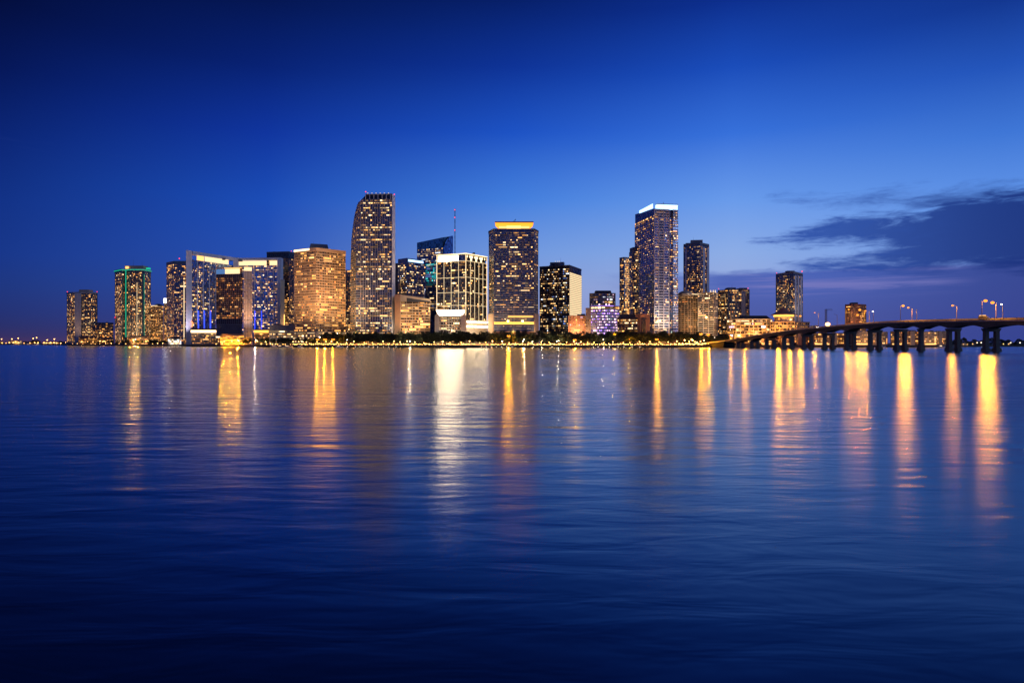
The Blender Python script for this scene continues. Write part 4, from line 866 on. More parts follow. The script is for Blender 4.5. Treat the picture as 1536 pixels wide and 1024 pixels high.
for px, D, k in ((150, 1720, 1.6), (156, 1730, 1.5), (200, 1560, 2.0), (207, 1570, 2.0), (222, 1530, 1.6), (264, 1400, 1.5), (340, 1210, 1.5), (347, 1215, 1.5), (357, 1212, 1.6), (383, 1150, 1.2), (862, 1030, 1.3)):
    put_lamp('tall white globe lamp' if px in (264, 862) else 'tall warm globe lamp', px, shore_D(px) + 34, k)
for px in (1428, 1445, 1451, 1459, 1466, 1472, 1505, 1513, 1516, 1530): put_lamp('short warm path lamp' if px % 2 else 'tall white globe lamp', px, shore_D(px) + 4, .75)
# strong floodlight in the trees left of the white outlined building, and others behind the seawall
SODIUM, FLOODW = (1, .345, .01), (1, .70, .38)
def point(root, loc, col, power, rad=.35):
    l = bpy.data.lights.new('lamp_light', 'POINT'); l.energy = power; l.color = col; l.shadow_soft_size = rad
    o_ = bpy.data.objects.new('lamp_light', l); COL.objects.link(o_); o_.parent = root; o_.location = loc; return o_
def flood(px, D, h, mat, rad, label, group=None, power=0):
    if mat == 'lamp_sodium_small': power, mat, rad = rad * rad * 270000 * K_LAMP, 'lamp_sodium', min(1.1, rad * 1.7)
    elif mat == 'lamp_flood': power, rad = rad * rad * 170000 * K_LAMP, rad * 1.1
    p = gp(px, D); root = thing('floodlight_mast', label, 'floodlight', (p.x, p.y, LAND), 0, group); mb = MB(); mb.tube((0, 0, 0), (0, 0, h), .16, .1, 6); mb.build('pole', 'dark_steel', root)
    mb = MB(); mb.box(-.9, .9, -.05, .35, h - .4, h + .4); mb.build('housing', 'dark_steel', root); mb = MB(); ringed = mat == 'lamp_sodium' and power > 40000 * K_LAMP
    if ringed:                                       # made-up ring of seven amber heads, widens the lamp's visible glow
        for k in range(7): mb.ball((math.cos(k * .898) * 1.7, -.3 - rad + math.sin(k * .898) * 1.2, h + .5 * math.sin(k * 2.1)), 1.0, 8, 5)
        mb.build('glow_ring', mat, root, smooth=True)
    else: mb.ball((0, -.3 - rad, h), rad, 10, 6); mb.build('lens', mat, root, smooth=True)
    if power: point(root, (0, -.9 - 3.0 * rad, h - 1.0), SODIUM if mat == 'lamp_sodium' else FLOODW, power)
    return root
flood(615, 1020, 6.5, 'lamp_flood', .62, 'single dazzling white floodlight on the promenade before the low warm building')
flood(521, 1040, 8.5, 'lamp_small_white', .6, 'small cold white lamp high among the trees below the tall curved tower')
flood(985, 1020, 9, 'lamp_sodium_small', .8, 'strong amber floodlight in front of the blue crowned tower')
flood(1051, 1021, 17, 'lamp_sodium_small', .66, 'left of two strong amber lamps over the palms beside the bridge ramp')
flood(1062, 1022, 16, 'lamp_sodium_small', .66, 'right of two strong amber lamps over the palms beside the bridge ramp')
flood(1037, 1018, 9, 'lamp_low', 1.0, 'dimmer amber lamp left of the two strong lamps by the ramp')
flood(1045, 1022, 4.5, 'lamp_low', 1.1, 'low amber lamp at the water edge beside the ramp palms')
flood(763, 1022, 14, 'lamp_sodium_small', 1.0, 'left amber floodlight among the trees below the orange crowned tower')
flood(786, 1022, 9, 'lamp_flood', .46, 'right pale floodlight among the trees below the orange crowned tower')
flood(838, 1022, 7, 'lamp_flood', .42, 'white floodlight below the black tower with the striped flank')
flood(813, 1030, 7, 'lamp_flood', .24, 'small white floodlight right of the orange crowned tower')
flood(921, 1030, 18, 'lamp_sodium_small', .3, 'amber lamp glowing inside the trees right of the violet lit building')
flood(197, 1560, 10, 'lamp_sodium_small', .7, 'left of three lamps on the amber pavilion under the green neon tower')
flood(208, 1555, 11, 'lamp_sodium_small', .85, 'right of three lamps on the amber pavilion under the green neon tower')
flood(203.5, 1560, 12, 'lamp_flood', .7, 'middle white lamp of three on the amber pavilion under the green neon tower')
flood(285, 1375, 5, 'lamp_flood', .5, 'white floodlight at the water edge under the white pylon')
flood(256, 1420, 8, 'lamp_flood', .4, 'white floodlight by the little white kiosk')
flood(1072, 1026, 12, 'lamp_small_white', .4, 'tall twin-headed park lamp without glow right of the strong amber lamps')
flood(1095, 1112, 15, 'lamp_sodium_small', .42, 'amber flood lamp before the left end of the arcade building')
flood(1113, 1112, 16, 'lamp_sodium_small', .46, 'amber flood lamp before the middle of the arcade building')
flood(1166, 1108, 28, 'lamp_sodium_small', .55, 'amber flood lamp before the pagoda roof')
flood(24, 2650, 8, 'lamp_low', 1.6, 'bright floodlight on the far left terminal shed quay')
flood(337, 1215, 13, 'lamp_sodium_small', .9, 'left of three added amber floodlights before the terrace hall of the brown hotel')  # floods from here to the corner building are added to feed water streaks
flood(347, 1215, 13, 'lamp_sodium_small', 1.0, 'middle of three added amber floodlights before the terrace hall of the brown hotel')
flood(358, 1215, 13, 'lamp_sodium_small', .9, 'right of three added amber floodlights before the terrace hall of the brown hotel')
flood(384, 1150, 9, 'lamp_flood', .55, 'added pale floodlight before the amber pavilion right of the pale shaft')
flood(477, 1066, 9, 'lamp_sodium_small', .7, 'left of three added amber floodlights before the tan tower')
flood(488, 1064, 9, 'lamp_sodium_small', .8, 'middle of three added amber floodlights before the tan tower')
flood(500, 1062, 9, 'lamp_sodium_small', .7, 'right of three added amber floodlights before the tan tower')
flood(862, 1022, 8, 'lamp_sodium_small', .62, 'added amber floodlight below the lit striped flank')
flood(905, 1022, 9, 'lamp_flood', .34, 'added pale floodlight in front of the violet lit building')
flood(944, 1022, 9, 'lamp_sodium_small', .32, 'added amber floodlight in front of the dark-roofed corner building')
for px in (1012, 1019, 1024, 1030, 1034, 1041, 1048, 1054, 1058, 1063): put_lamp('low amber path lamp', px, shore_D(px) + 4 + (px * 7) % 17, 1.3 + (px % 3) * .35)
for px in (1027, 1039, 1056): put_lamp('tall warm globe lamp', px, shore_D(px) + 8, 1.5)
# low lights on piles at the water line
pl0 = None
for px in [521, 533, 539.5, 546, 553, 560, 566.5, 575, 583, 594, 616, 722, 729, 737, 744.5, 752, 760, 768, 800, 828, 890, 897, 906, 914, 927, 936, 948, 960]:
    p = gp(px, shore_D(px) - 3)
    if pl0 is None:
        pl0 = thing('mooring_pile', '', 'pile', (p.x, p.y, 0)); mb = MB(); mb.tube((0, 0, -2), (0, 0, .9), .22, .2, 8); mb.build('post', 'bark', pl0); mb = MB(); mb.ball((0, 0, 1.2), .28, 8, 5); mb.build('lamp', 'lamp_small_white', pl0); c = pl0
    else: c = dup(pl0, (p.x, p.y, 0))
    c['label'] = f'white-lit mooring pile at the seawall {zone(px)}'; c['group'] = 'lit mooring piles ' + zone(px)

# boats --------------------------------------------------------------
def boat(px, D, L, label, hull='boat_white', mast=False, rz=0.0, lit=True):
    p = gp(px, D); root = thing('motor_boat' if not mast else 'sailing_boat', label, 'boat', (p.x, p.y, 0), rz); W = L * .16; mb = MB()
    st = [(-.5, .8), (-.2, 1), (.15, .95), (.38, .55), (.5, .05)]; secs = []
    for t_, w in st: secs.append([(t_ * L, -W * w, 1.3 + max(0, t_) * 1.0), (t_ * L, -W * w * .6, -.3), (t_ * L, W * w * .6, -.3), (t_ * L, W * w, 1.3 + max(0, t_) * 1.0)])
    for s_ in secs: mb.v += s_
    for k in range(len(secs) - 1):
        a = k * 4; mb.f += [(a, a + 4, a + 5, a + 1), (a + 1, a + 5, a + 6, a + 2), (a + 2, a + 6, a + 7, a + 3), (a + 3, a + 7, a + 4, a)]
    mb.f += [(0, 1, 2, 3), (16, 19, 18, 17)]; mb.build('hull', hull, root)
    mb = MB(); mb.hexa([(-.3 * L, -W * .6, 1.25), (.12 * L, -W * .6, 1.25), (.12 * L, W * .6, 1.25), (-.3 * L, W * .6, 1.25)], [(-.28 * L, -W * .5, 2.9), (.04 * L, -W * .5, 2.9), (.04 * L, W * .5, 2.9), (-.28 * L, W * .5, 2.9)]); cab = mb.build('cabin', 'boat_white', root)
    mb = MB(); mb.box(-.25 * L, .02 * L, -W * .64, -W * .6, 1.9, 2.5); mb.build('cabin_window', 'win_cream' if lit else 'glass_black', cab)
    mb = MB(); mb.tube((0, 0, 2.8), (0, 0, 12 if mast else 4.6), .1, .06, 5); mb.build('mast', 'steel', root)
boat(412, 1090, 13, 'left white motor boat moored below the grey podium block'); boat(421, 1078, 11, 'middle blue hulled boat moored below the grey podium block', 'boat_blue')
boat(432, 1066, 15, 'right white motor boat of the moored row near the tan tower'); boat(509, 1028, 12, 'lone white boat at the seawall under the right edge of the tan tower')
boat(450, 1052, 2.5 * 3, 'tiny white boat drifting off the seawall below the tan tower', lit=False)
boat(58, 2380, 20, 'white boat off the dark trees on the far left shore'); boat(43, 2450, 18, 'small dark hulled boat near the far left terminal shed', 'boat_blue'); boat(84, 2120, 22, 'long white boat off the orange lit houses on the far left')
boat(157, 1690, 14, 'small pale boat off the red-brown house block', lit=False); boat(1412, 1060, 12, 'white boat moored under the rightmost lit apartment slab'); boat(1322, 1050, 13, 'white boat moored behind the bridge piers', lit=True)
# ------------------------------------------------------------------ the bridge
EDGE = [(1700, 400, 475.5), (1600, 455, 477), (1536, 495, 478), (1484, 531, 478.6), (1427, 566, 479.6), (1365, 608, 481), (1300, 655, 483.6), (1240, 725, 488.6), (1180, 800, 494.5), (1140, 868, 500.5), (1112, 925, 505.3), (1085, 985, 510), (1060, 1040, 513), (1040, 1085, 514.5)]
kp = [(gp(px, D), top_at(py, D) - 1.1) for px, D, py in EDGE]                 # left road edge and road level
def spline(u):
    n = len(kp) - 1; i = min(n - 1, max(0, int(u))); t = u - i
    P = [kp[max(0, i - 1)], kp[i], kp[i + 1], kp[min(n, i + 2)]]
    f = lambda a, b, c, d: .5 * ((2 * b) + (-a + c) * t + (2 * a - 5 * b + 4 * c - d) * t * t + (-a + 3 * b - 3 * c + d) * t ** 3)
    return Vector((f(*[q[0].x for q in P]), f(*[q[0].y for q in P]))), f(*[q[1] for q in P])
def px_of(p): return CX + F * p.x / p.y
us = [k / 400 * (len(kp) - 1) for k in range(401)]; samp = [(u,) + spline(u) for u in us]
def at_px(px): return min(samp, key=lambda s: abs(px_of(s[1]) - px))
def frame(u):
    a, _ = spline(max(0, u - .05)); b, _ = spline(min(len(kp) - 1.001, u + .05)); d = (b - a).normalized(); p, z = spline(u)
    return p, z, d, Vector((d.y, -d.x))                                       # d runs towards town; n points to the right-hand (far) side
BW = 15.0
br = thing('road_bridge', 'long dark concrete road bridge on paired piers rising from the shore to the right edge', 'bridge', (gp(1300, 655).x, 655, 0)); BO = Vector(br.location)
BENTS = [(1560, 1580), (1479, 1495), (1424.5, 1437), (1382, None), (1344.5, 1357), (1305, 1325), (1271, 1282), (1237, 1250.5), (1205, 1216), (1176, 1188), (1150, 1161), (1127, 1136), (1107, 1114)]
def arc(u):
    p, _ = spline(u); return p
bu = []
for l, rr_ in BENTS:
    best = min(samp, key=lambda s: abs(px_of(s[1] + frame(s[0])[3] * 3.0) - l)); bu.append(best[0])
def depth_at(u):                                                              # haunched girder: deep over the piers
    if u <= bu[0] or u >= bu[-1]: return 4.2
    for a, b in zip(bu[:-1], bu[1:]):
        if a <= u <= b:
            t = (u - a) / (b - a); return 3.4 + 3.0 * abs(2 * t - 1) ** 2.2
NS = 200; ring = []
sections = {'girder': [], 'deck': [], 'parapet_near': [], 'parapet_far': []}
for k in range(NS + 1):
    u = k / NS * (len(kp) - 1.002); p, z, d, n = frame(u); dp = depth_at(u) * min(1, max(.35, (z - 6) / 8))
    q = lambda off, h: Vector((p.x - n.x * -off if False else p.x + n.x * off * -1 * -1, p.y + n.y * off, h))
    sections['deck'].append([q(0, z - .7), q(0, z), q(BW, z), q(BW, z - .7)])
    sections['girder'].append([q(2.2, z - dp), q(1.4, z - .68), q(BW - 1.4, z - .68), q(BW - 2.2, z - dp)])
    sections['parapet_near'].append([q(-.25, z - .75), q(-.25, z + .28), q(.12, z + .28), q(.2, z - .02)])
    sections['parapet_far'].append([q(BW - .2, z - .02), q(BW - .12, z + 2.2), q(BW + .25, z + 2.2), q(BW + .25, z - .75)])
def loft(secs):
    mb = MB(); m = len(secs[0])
    for s_ in secs: mb.v += [tuple(v) for v in s_]
    for k in range(len(secs) - 1):
        a = k * m; mb.f += [(a + i, a + (i + 1) % m, a + m + (i + 1) % m, a + m + i) for i in range(m)]
    mb.f += [tuple(range(m - 1, -1, -1)), tuple(range(len(mb.v) - m, len(mb.v)))]; return mb
loft(sections['girder']).build('girder', 'bridge_concrete', br, BO); dk = loft(sections['deck']).build('deck', 'asphalt', br, BO)
loft(sections['parapet_near']).build('kerb', 'pale_concrete', br, BO); loft(sections['parapet_far']).build('raised_barrier', 'weathered_concrete', br, BO)  # far parapet raised so its lamp-lit face shows as an orange band
for off in (4.9, 10.1):
    mb = MB(); secs = []
    for k in range(NS):
        if k % 4 < 2:
            for kk in (k, k + 1): pass
            (u0, u1) = (k / NS * (len(kp) - 1.002), (k + 1) / NS * (len(kp) - 1.002)); a, za, da, na = frame(u0); b, zb_, db, nb_ = frame(u1)
            mb.quad(v3(a + na * off, za + .006), v3(b + nb_ * off, zb_ + .006), v3(b + nb_ * (off + .18), zb_ + .006), v3(a + na * (off + .18), za + .006))
    mb.build('lane_line', 'white_panel', br, BO)
mb = MB()                                                                     # hand rail on the near parapet
for k in range(0, NS, 1):
    a, b = sections['parapet_near'][k][1], sections['parapet_near'][k + 1][1]; mb.tube(a + Vector((0, 0, .8)), b + Vector((0, 0, .8)), .06, .06, 4); mb.tube(a + Vector((0, 0, .42)), b + Vector((0, 0, .42)), .04, .04, 4)
    mb.tube(a, a + Vector((0, 0, .8)), .05, .05, 4)
mb.build('hand_rail', 'steel', br, BO)
for (l, rp), u in zip(BENTS, bu):
    p, z, d, n = frame(u); zb_ = z - depth_at(u) * min(1, max(.35, (z - 6) / 8)); c0 = p + n * 3.0
    offs = [0.0]
    if rp:
        sp_ = (rp - l) / F * c0.y / max(.3, n.x - n.y * c0.x / c0.y); offs.append(min(9.5, max(5.5, sp_)))
    W = 1.75 if c0.y < 800 else 2.3; low = zb_ < 6
    mb = MB(); A, B = c0 - n * 3.2, c0 + n * (offs[-1] + 3.2); hw = d * 1.6
    if not low or zb_ > 3.5:
        mb.hexa([v3(A + n * 1.8 + hw, zb_ - 2.2), v3(A + n * 1.8 - hw, zb_ - 2.2), v3(B - n * 1.8 - hw, zb_ - 2.2), v3(B - n * 1.8 + hw, zb_ - 2.2)], [v3(A + hw, zb_ + .3), v3(A - hw, zb_ + .3), v3(B - hw, zb_ + .3), v3(B + hw, zb_ + .3)])
    pier = mb.build('pier', 'bridge_concrete', br, BO) if mb.v else None
    for o_ in offs:
        c = c0 + n * o_; mb = MB(); a, b = d * 1.5, n * W
        mb.prism([c - a - b, c - a * .6 - b * 1.08, c + a * .6 - b * 1.08, c + a - b, c + a + b, c + a * .6 + b * 1.08, c - a * .6 + b * 1.08, c - a + b][::1], -2, zb_ - 1.0) if False else mb.hexa([v3(c - b + a, -2), v3(c - b - a, -2), v3(c + b - a, -2), v3(c + b + a, -2)], [v3(c - b * .92 + a * .9, zb_ - 1), v3(c - b * .92 - a * .9, zb_ - 1), v3(c + b * .92 - a * .9, zb_ - 1), v3(c + b * .92 + a * .9, zb_ - 1)])
        mb.build('column', 'bridge_concrete', pier or br, BO)
        mb = MB(); a, b = d * 2.8, n * (W + 1.0)
        mb.hexa([v3(c - b + a, -2), v3(c - b - a, -2), v3(c + b - a, -2), v3(c + b + a, -2)], [v3(c - b * .8 + a * .8, 3.0), v3(c - b * .8 - a * .8, 3.0), v3(c + b * .8 - a * .8, 3.0), v3(c + b * .8 + a * .8, 3.0)])
        mb.build('footing', 'bridge_concrete', pier or br, BO)
# ramp embankment where the bridge lands
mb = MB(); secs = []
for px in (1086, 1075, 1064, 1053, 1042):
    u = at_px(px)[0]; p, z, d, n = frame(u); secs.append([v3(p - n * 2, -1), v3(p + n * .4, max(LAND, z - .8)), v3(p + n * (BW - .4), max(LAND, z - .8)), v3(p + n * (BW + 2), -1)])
loft(secs).build('abutment', 'darkened_stone', br, BO)

# street lamps on the bridge ------------------------------------------
def bridge_lamp(px, side, h, mat, rad, label, arm=3.2, heads=1):
    off = .5 if side == 'near' else BW - .5
    u = min(samp, key=lambda s: abs(px_of(s[1] + frame(s[0])[3] * off) - px))[0]; p, z, d, n = frame(u); p = p + n * off; s_ = 1 if side == 'near' else -1
    root = thing('street_lamp', label, 'street lamp', (p.x, p.y, z)); mb = MB(); mb.tube((0, 0, -.3), (0, 0, h), .26, .17, 8); mb.tube((0, 0, 0), (0, 0, .9), .36, .34, 8); mb.build('pole', 'weathered_concrete', root)
    if heads:
        t_ = Vector((n.x, n.y, 0)) * arm * s_; mb = MB(); mb.tube((0, 0, h - .3), (t_.x * .5, t_.y * .5, h + .5), .1, .08, 6); mb.tube((t_.x * .5, t_.y * .5, h + .5), (t_.x, t_.y, h + .7), .08, .07, 6); mb.build('arm', 'dark_steel', root)
        mb = MB(); mb.ball((t_.x, t_.y, h + .72), .55, 8, 5, .35); hd = mb.build('head', 'dark_steel', root)
        if mat:
            power = {'lamp_sodium': 340000, 'lamp_sodium_small': 130000}.get(mat, 0) * rad * rad * K_LAMP; mb = MB(); mb.ball((t_.x, t_.y, h + .38), max(.3, rad * 3.0), 10, 6, .8); mb.build('glow_bulb', 'lamp_sodium' if power else mat, hd, smooth=True)  # globe oversized so its shape stands in for the lamp's glow
            if power: point(root, (t_.x, t_.y, h - .2 - rad * 2.6), SODIUM, power)
    return u
bridge_lamp(1473, 'near', 15.3, 'lamp_sodium', .46, 'tallest brightest lamp post on the near edge of the bridge at far right')
bridge_lamp(1494, 'far', 14.0, 'lamp_sodium_small', .46, 'lamp post on the far edge of the bridge just right of the tallest lamp')
bridge_lamp(1435, 'far', 13.0, 'lamp_sodium', .30, 'single glowing lamp post right of the middle of the bridge deck', 4.2)
bridge_lamp(1350, 'near', 14.6, 'lamp_sodium', .42, 'near lamp post of the blazing pair over the middle of the bridge')
bridge_lamp(1367, 'far', 13.0, 'lamp_sodium', .30, 'far lamp post of the blazing pair over the middle of the bridge', 4.6)
bridge_lamp(1375.5, 'far', 12.0, None, 0, 'bare post without a lamp right of the blazing pair', heads=0)
bridge_lamp(1305, 'far', 13.0, 'lamp_sodium', .27, 'lamp post just right of the reddish block above the bridge', 4.2)
bridge_lamp(1268.5, 'near', 15.5, 'lamp_sodium', .30, 'lamp post at the left edge of the reddish block above the bridge')
bridge_lamp(1296, 'far', 14.5, 'lamp_sodium_small', .42, 'lamp post in front of the reddish block, between two other lamps', 4.6)
bridge_lamp(1282, 'near', 9.0, 'lamp_sodium_small', .36, 'short lamp post low in front of the reddish block')
bridge_lamp(1228.5, 'far', 17.5, 'lamp_sodium', .22, 'lamp post by the bus on the bridge ramp', 4.6)
bridge_lamp(1256, 'far', 13, None, 0, 'thin unlit lamp post between the lattice tower and the reddish block')
bridge_lamp(1196, 'near', 15, 'lamp_sodium', .40, 'lamp post on the ramp in front of the right arcade wing')
bridge_lamp(1164, 'near', 15.5, 'lamp_sodium', .44, 'lamp post on the ramp left of the pagoda roof')
bridge_lamp(1114, 'near', 16, 'lamp_sodium', .42, 'lamp post on the low ramp in front of the arcade building')
bridge_lamp(1189, 'far', 15, 'lamp_sodium', .42, 'far side lamp post on the ramp below the pagoda roof')
bridge_lamp(1243, 'far', 3.5, 'lamp_low', .8, 'stubby amber lamp at the ramp edge under the lattice tower', 1.0)
bridge_lamp(1505, 'far', 12.5, 'lamp_small_white', .22, 'slim pole with a tiny white lamp right of the tallest lamp', 1.2)
bridge_lamp(1525, 'near', 2.6, None, 0, 'short stub post on the parapet near the right edge', heads=0)
bridge_lamp(1309.5, 'far', 12, 'lamp_small_white', .2, 'slim pole with a tiny white lamp right of the reddish block', .6)
# vehicles on the deck -------------------------------------------------
def on_deck(px, off):
    u = min(samp, key=lambda s: abs(px_of(s[1] + frame(s[0])[3] * off) - px))[0]; p, z, d, n = frame(u); p = p + n * off; return p, z, math.atan2(-d.y, -d.x)
def wheels(root, xs_, w, rad):
    for x in xs_:
        for y in (-w, w):
            mb = MB(); mb.tube((x, y - .15, rad), (x, y + .15, rad), rad, rad, 12); wh = mb.build('wheel', 'dark_steel', root); mb = MB(); mb.tube((x, y - .17, rad), (x, y + .17, rad), rad * .5, rad * .5, 8); mb.build('rim', 'steel', wh)
p, z, a = on_deck(1222, 4.2)
root = thing('city_bus', 'pale city bus with two white headlights coming up the bridge ramp', 'bus', (p.x, p.y, z), a)
mb = MB(); L, W, H_ = 5.8, 1.28, 3.1; mb.prism([Vector(q) for q in ((-L, -W), (L - .5, -W), (L, -W * .8), (L, W * .8), (L - .5, W), (-L, W))], .45, H_); mb.build('body', 'boat_white', root)
mb = MB(); mb.box(-L + .5, L - 1.2, -W - .03, -W + .1, 1.5, 2.6); mb.build('window', 'glass_black', root); mb = MB(); mb.box(-L + .5, L - 1.2, W - .1, W + .03, 1.5, 2.6); mb.build('window', 'glass_black', root)
mb = MB(); mb.box(L - .1, L + .03, -W * .75, W * .75, 1.3, 2.7); mb.build('windscreen', 'glass_black', root)
for y in (-.85, .85): mb = MB(); mb.ball((L + .05, y, .95), .3, 8, 5); mb.build('headlight', 'lamp_small_white', root)
wheels(root, (-3.6, 3.4), 1.15, .48)
p, z, a = on_deck(1475.5, 9.5)
root = thing('box_truck', 'dark high-sided truck with an amber roof light beside the tallest bridge lamp', 'truck', (p.x, p.y, z), a)
mb = MB(); mb.box(-4.2, 1.8, -1.25, 1.25, .9, 4.1); mb.build('cargo_box', 'dark_cladding', root); mb = MB(); mb.hexa([(1.9, -1.15, .6), (4.0, -1.15, .6), (4.0, 1.15, .6), (1.9, 1.15, .6)], [(1.9, -1.1, 3.0), (3.5, -1.1, 3.0), (3.5, 1.1, 3.0), (1.9, 1.1, 3.0)]); cab = mb.build('cab', 'dark_cladding', root)
mb = MB(); mb.hexa([(3.78, -1.0, 1.7), (3.84, -1.0, 1.7), (3.84, 1.0, 1.7), (3.78, 1.0, 1.7)], [(3.5, -1.0, 2.8), (3.58, -1.0, 2.8), (3.58, 1.0, 2.8), (3.5, 1.0, 2.8)]); mb.build('windscreen', 'glass_black', cab)
mb = MB(); mb.box(-3.6, .8, -.9, .9, 4.12, 4.6); mb.build('roof_light', 'band_amber', root); mb = MB(); mb.box(-4.2, 3.8, -.5, .5, .5, .88); mb.build('chassis', 'dark_steel', root); wheels(root, (-3, -1.9, 3.0), 1.05, .5)
# ------------------------------------------------------------------ water material
def water_mat():
    m, nt, out = new_mat('bay_water'); N, L = nt.nodes, nt.links
    body = N.new('ShaderNodeBsdfDiffuse'); body.inputs['Color'].default_value = (.0004, .022, .058, 1)
    p = N.new('ShaderNodeBsdfAnisotropic'); p.distribution = 'BECKMANN'; p.inputs['Color'].default_value = (.92, .96, 1, 1)
    fr = N.new('ShaderNodeFresnel'); fr.inputs['IOR'].default_value = 1.8; mx = N.new('ShaderNodeMixShader')
    L.new(fr.outputs[0], mx.inputs[0]); L.new(body.outputs[0], mx.inputs[1]); L.new(p.outputs[0], mx.inputs[2]); L.new(mx.outputs[0], out.inputs[0])
    tc = N.new('ShaderNodeTexCoord')
    def noise(scale, sx, sy, rot, detail, dist=0.0):
        mp = N.new('ShaderNodeMapping'); mp.inputs['Scale'].default_value = (sx, sy, 1); mp.inputs['Rotation'].default_value = (0, 0, R(rot)); L.new(tc.outputs['Object'], mp.inputs[0])
        n = N.new('ShaderNodeTexNoise'); n.inputs['Scale'].default_value = scale; n.inputs['Detail'].default_value = detail; n.inputs['Distortion'].default_value = dist; L.new(mp.outputs[0], n.inputs[0]); return n
    w1 = noise(1.0, .20, .55, 6, 3, .4)       # wavelets about two metres long, crests across the view
    w2 = noise(1.0, .03, .09, -16, 1, 1.0)     # slow swell
    w3 = noise(1.0, .007, .022, 14, 3, .8)    # wind patches: calmer and rougher water
    w4 = noise(1.0, .055, .21, -4, 2, .8)     # longer chop that still shows far out
    b2 = N.new('ShaderNodeBump'); b2.inputs['Strength'].default_value = 1; b2.inputs['Distance'].default_value = W_SWELL; L.new(w2.outputs['Fac'], b2.inputs['Height'])
    b1 = N.new('ShaderNodeBump'); b1.inputs['Strength'].default_value = 1; b1.inputs['Distance'].default_value = W_RIPPLE; 
    gy = N.new('ShaderNodeSeparateXYZ'); L.new(tc.outputs['Object'], gy.inputs[0])                  # sheltered, calmer water close to this bank
    cm = N.new('ShaderNodeMapRange'); cm.interpolation_type = 'SMOOTHSTEP'; cm.inputs[1].default_value = 8; cm.inputs[2].default_value = 75; cm.inputs[3].default_value = .22; cm.inputs[4].default_value = 1.0; L.new(gy.outputs['Y'], cm.inputs[0])
    hm = N.new('ShaderNodeMath'); hm.operation = 'MULTIPLY'; L.new(w1.outputs['Fac'], hm.inputs[0]); L.new(cm.outputs[0], hm.inputs[1]); L.new(hm.outputs[0], b1.inputs['Height'])
    h4 = N.new('ShaderNodeMath'); h4.operation = 'MULTIPLY'; L.new(w4.outputs['Fac'], h4.inputs[0]); L.new(cm.outputs[0], h4.inputs[1])
    b4 = N.new('ShaderNodeBump'); b4.inputs['Strength'].default_value = 1; b4.inputs['Distance'].default_value = W_CHOP; L.new(h4.outputs[0], b4.inputs['Height']); L.new(b2.outputs[0], b4.inputs['Normal']); L.new(b4.outputs[0], b1.inputs['Normal'])
    L.new(b1.outputs[0], p.inputs['Normal']); L.new(b1.outputs[0], fr.inputs['Normal'])
    mr = N.new('ShaderNodeMapRange'); mr.inputs[1].default_value = .35; mr.inputs[2].default_value = .68; mr.inputs[3].default_value = W_R0; mr.inputs[4].default_value = W_R1
    L.new(w3.outputs['Fac'], mr.inputs[0]); L.new(mr.outputs[0], p.inputs['Roughness'])
    return m
W_SWELL, W_RIPPLE, W_CHOP, W_R0, W_R1 = .035, .12, .15, .19, .245
water.data.materials.append(water_mat())

# ------------------------------------------------------------------ dusk sky
world = bpy.data.worlds.new('World'); S.world = world; world.use_nodes = True
nt = world.node_tree; nt.nodes.clear(); N, L = nt.nodes, nt.links
out = N.new('ShaderNodeOutputWorld'); bg = N.new('ShaderNodeBackground'); L.new(bg.outputs[0], out.inputs[0])
tc = N.new('ShaderNodeTexCoord'); sx = N.new('ShaderNodeSeparateXYZ'); L.new(tc.outputs['Generated'], sx.inputs[0])
def math_(op, a, b=None, c=None, clamp=False):
    n = N.new('ShaderNodeMath'); n.operation = op; n.use_clamp = clamp
    for i, v in enumerate((a, b, c)):
        if v is None: continue
        if isinstance(v, (int, float)): n.inputs[i].default_value = v
        else: L.new(v, n.inputs[i])
    return n.outputs[0]
def lin(v, a, b): return maprange(v, a, b, smooth=False)
def maprange(v, a, b, c=0.0, d=1.0, smooth=True):
    n = N.new('ShaderNodeMapRange'); n.interpolation_type = 'SMOOTHSTEP' if smooth else 'LINEAR'; n.inputs[1].default_value = a; n.inputs[2].default_value = b; n.inputs[3].default_value = c; n.inputs[4].default_value = d; L.new(v, n.inputs[0]); return n.outputs[0]
def mix(f, a, b):
    n = N.new('ShaderNodeMixRGB')
    for i, v in enumerate((f, a, b)):
        if isinstance(v, (int, float)): n.inputs[i].default_value = v
        elif isinstance(v, tuple): n.inputs[i].default_value = v
        else: L.new(v, n.inputs[i])
    return n.outputs[0]
el = math_('MULTIPLY', math_('ARCSINE', sx.outputs['Z']), 57.2958)
az = math_('MULTIPLY', math_('ARCTAN2', sx.outputs['X'], sx.outputs['Y']), 57.2958)
def el_of(py, px): return math.degrees(math.atan((HY - py) / math.hypot(F, px - CX)))
def az_of(px): return math.degrees(math.atan((px - CX) / F))
elf = math_('MULTIPLY', el, 1 / 60.0, clamp=True)
def ramp(px, stops):
    n = N.new('ShaderNodeValToRGB'); n.color_ramp.interpolation = 'EASE' if False else 'LINEAR'; L.new(elf, n.inputs[0]); cr_ = n.color_ramp
    pts = sorted([(max(0, el_of(py, px)) / 60, c) for py, c in stops if py is not None] + [(1.0, stops[-1][1])])
    cr_.elements[0].position, cr_.elements[0].color = pts[0][0], srgb(*pts[0][1]); cr_.elements[1].position, cr_.elements[1].color = pts[-1][0], srgb(*pts[-1][1])
    for q, c in pts[1:-1]: e = cr_.elements.new(q); e.color = srgb(*c)
    return n.outputs[0]
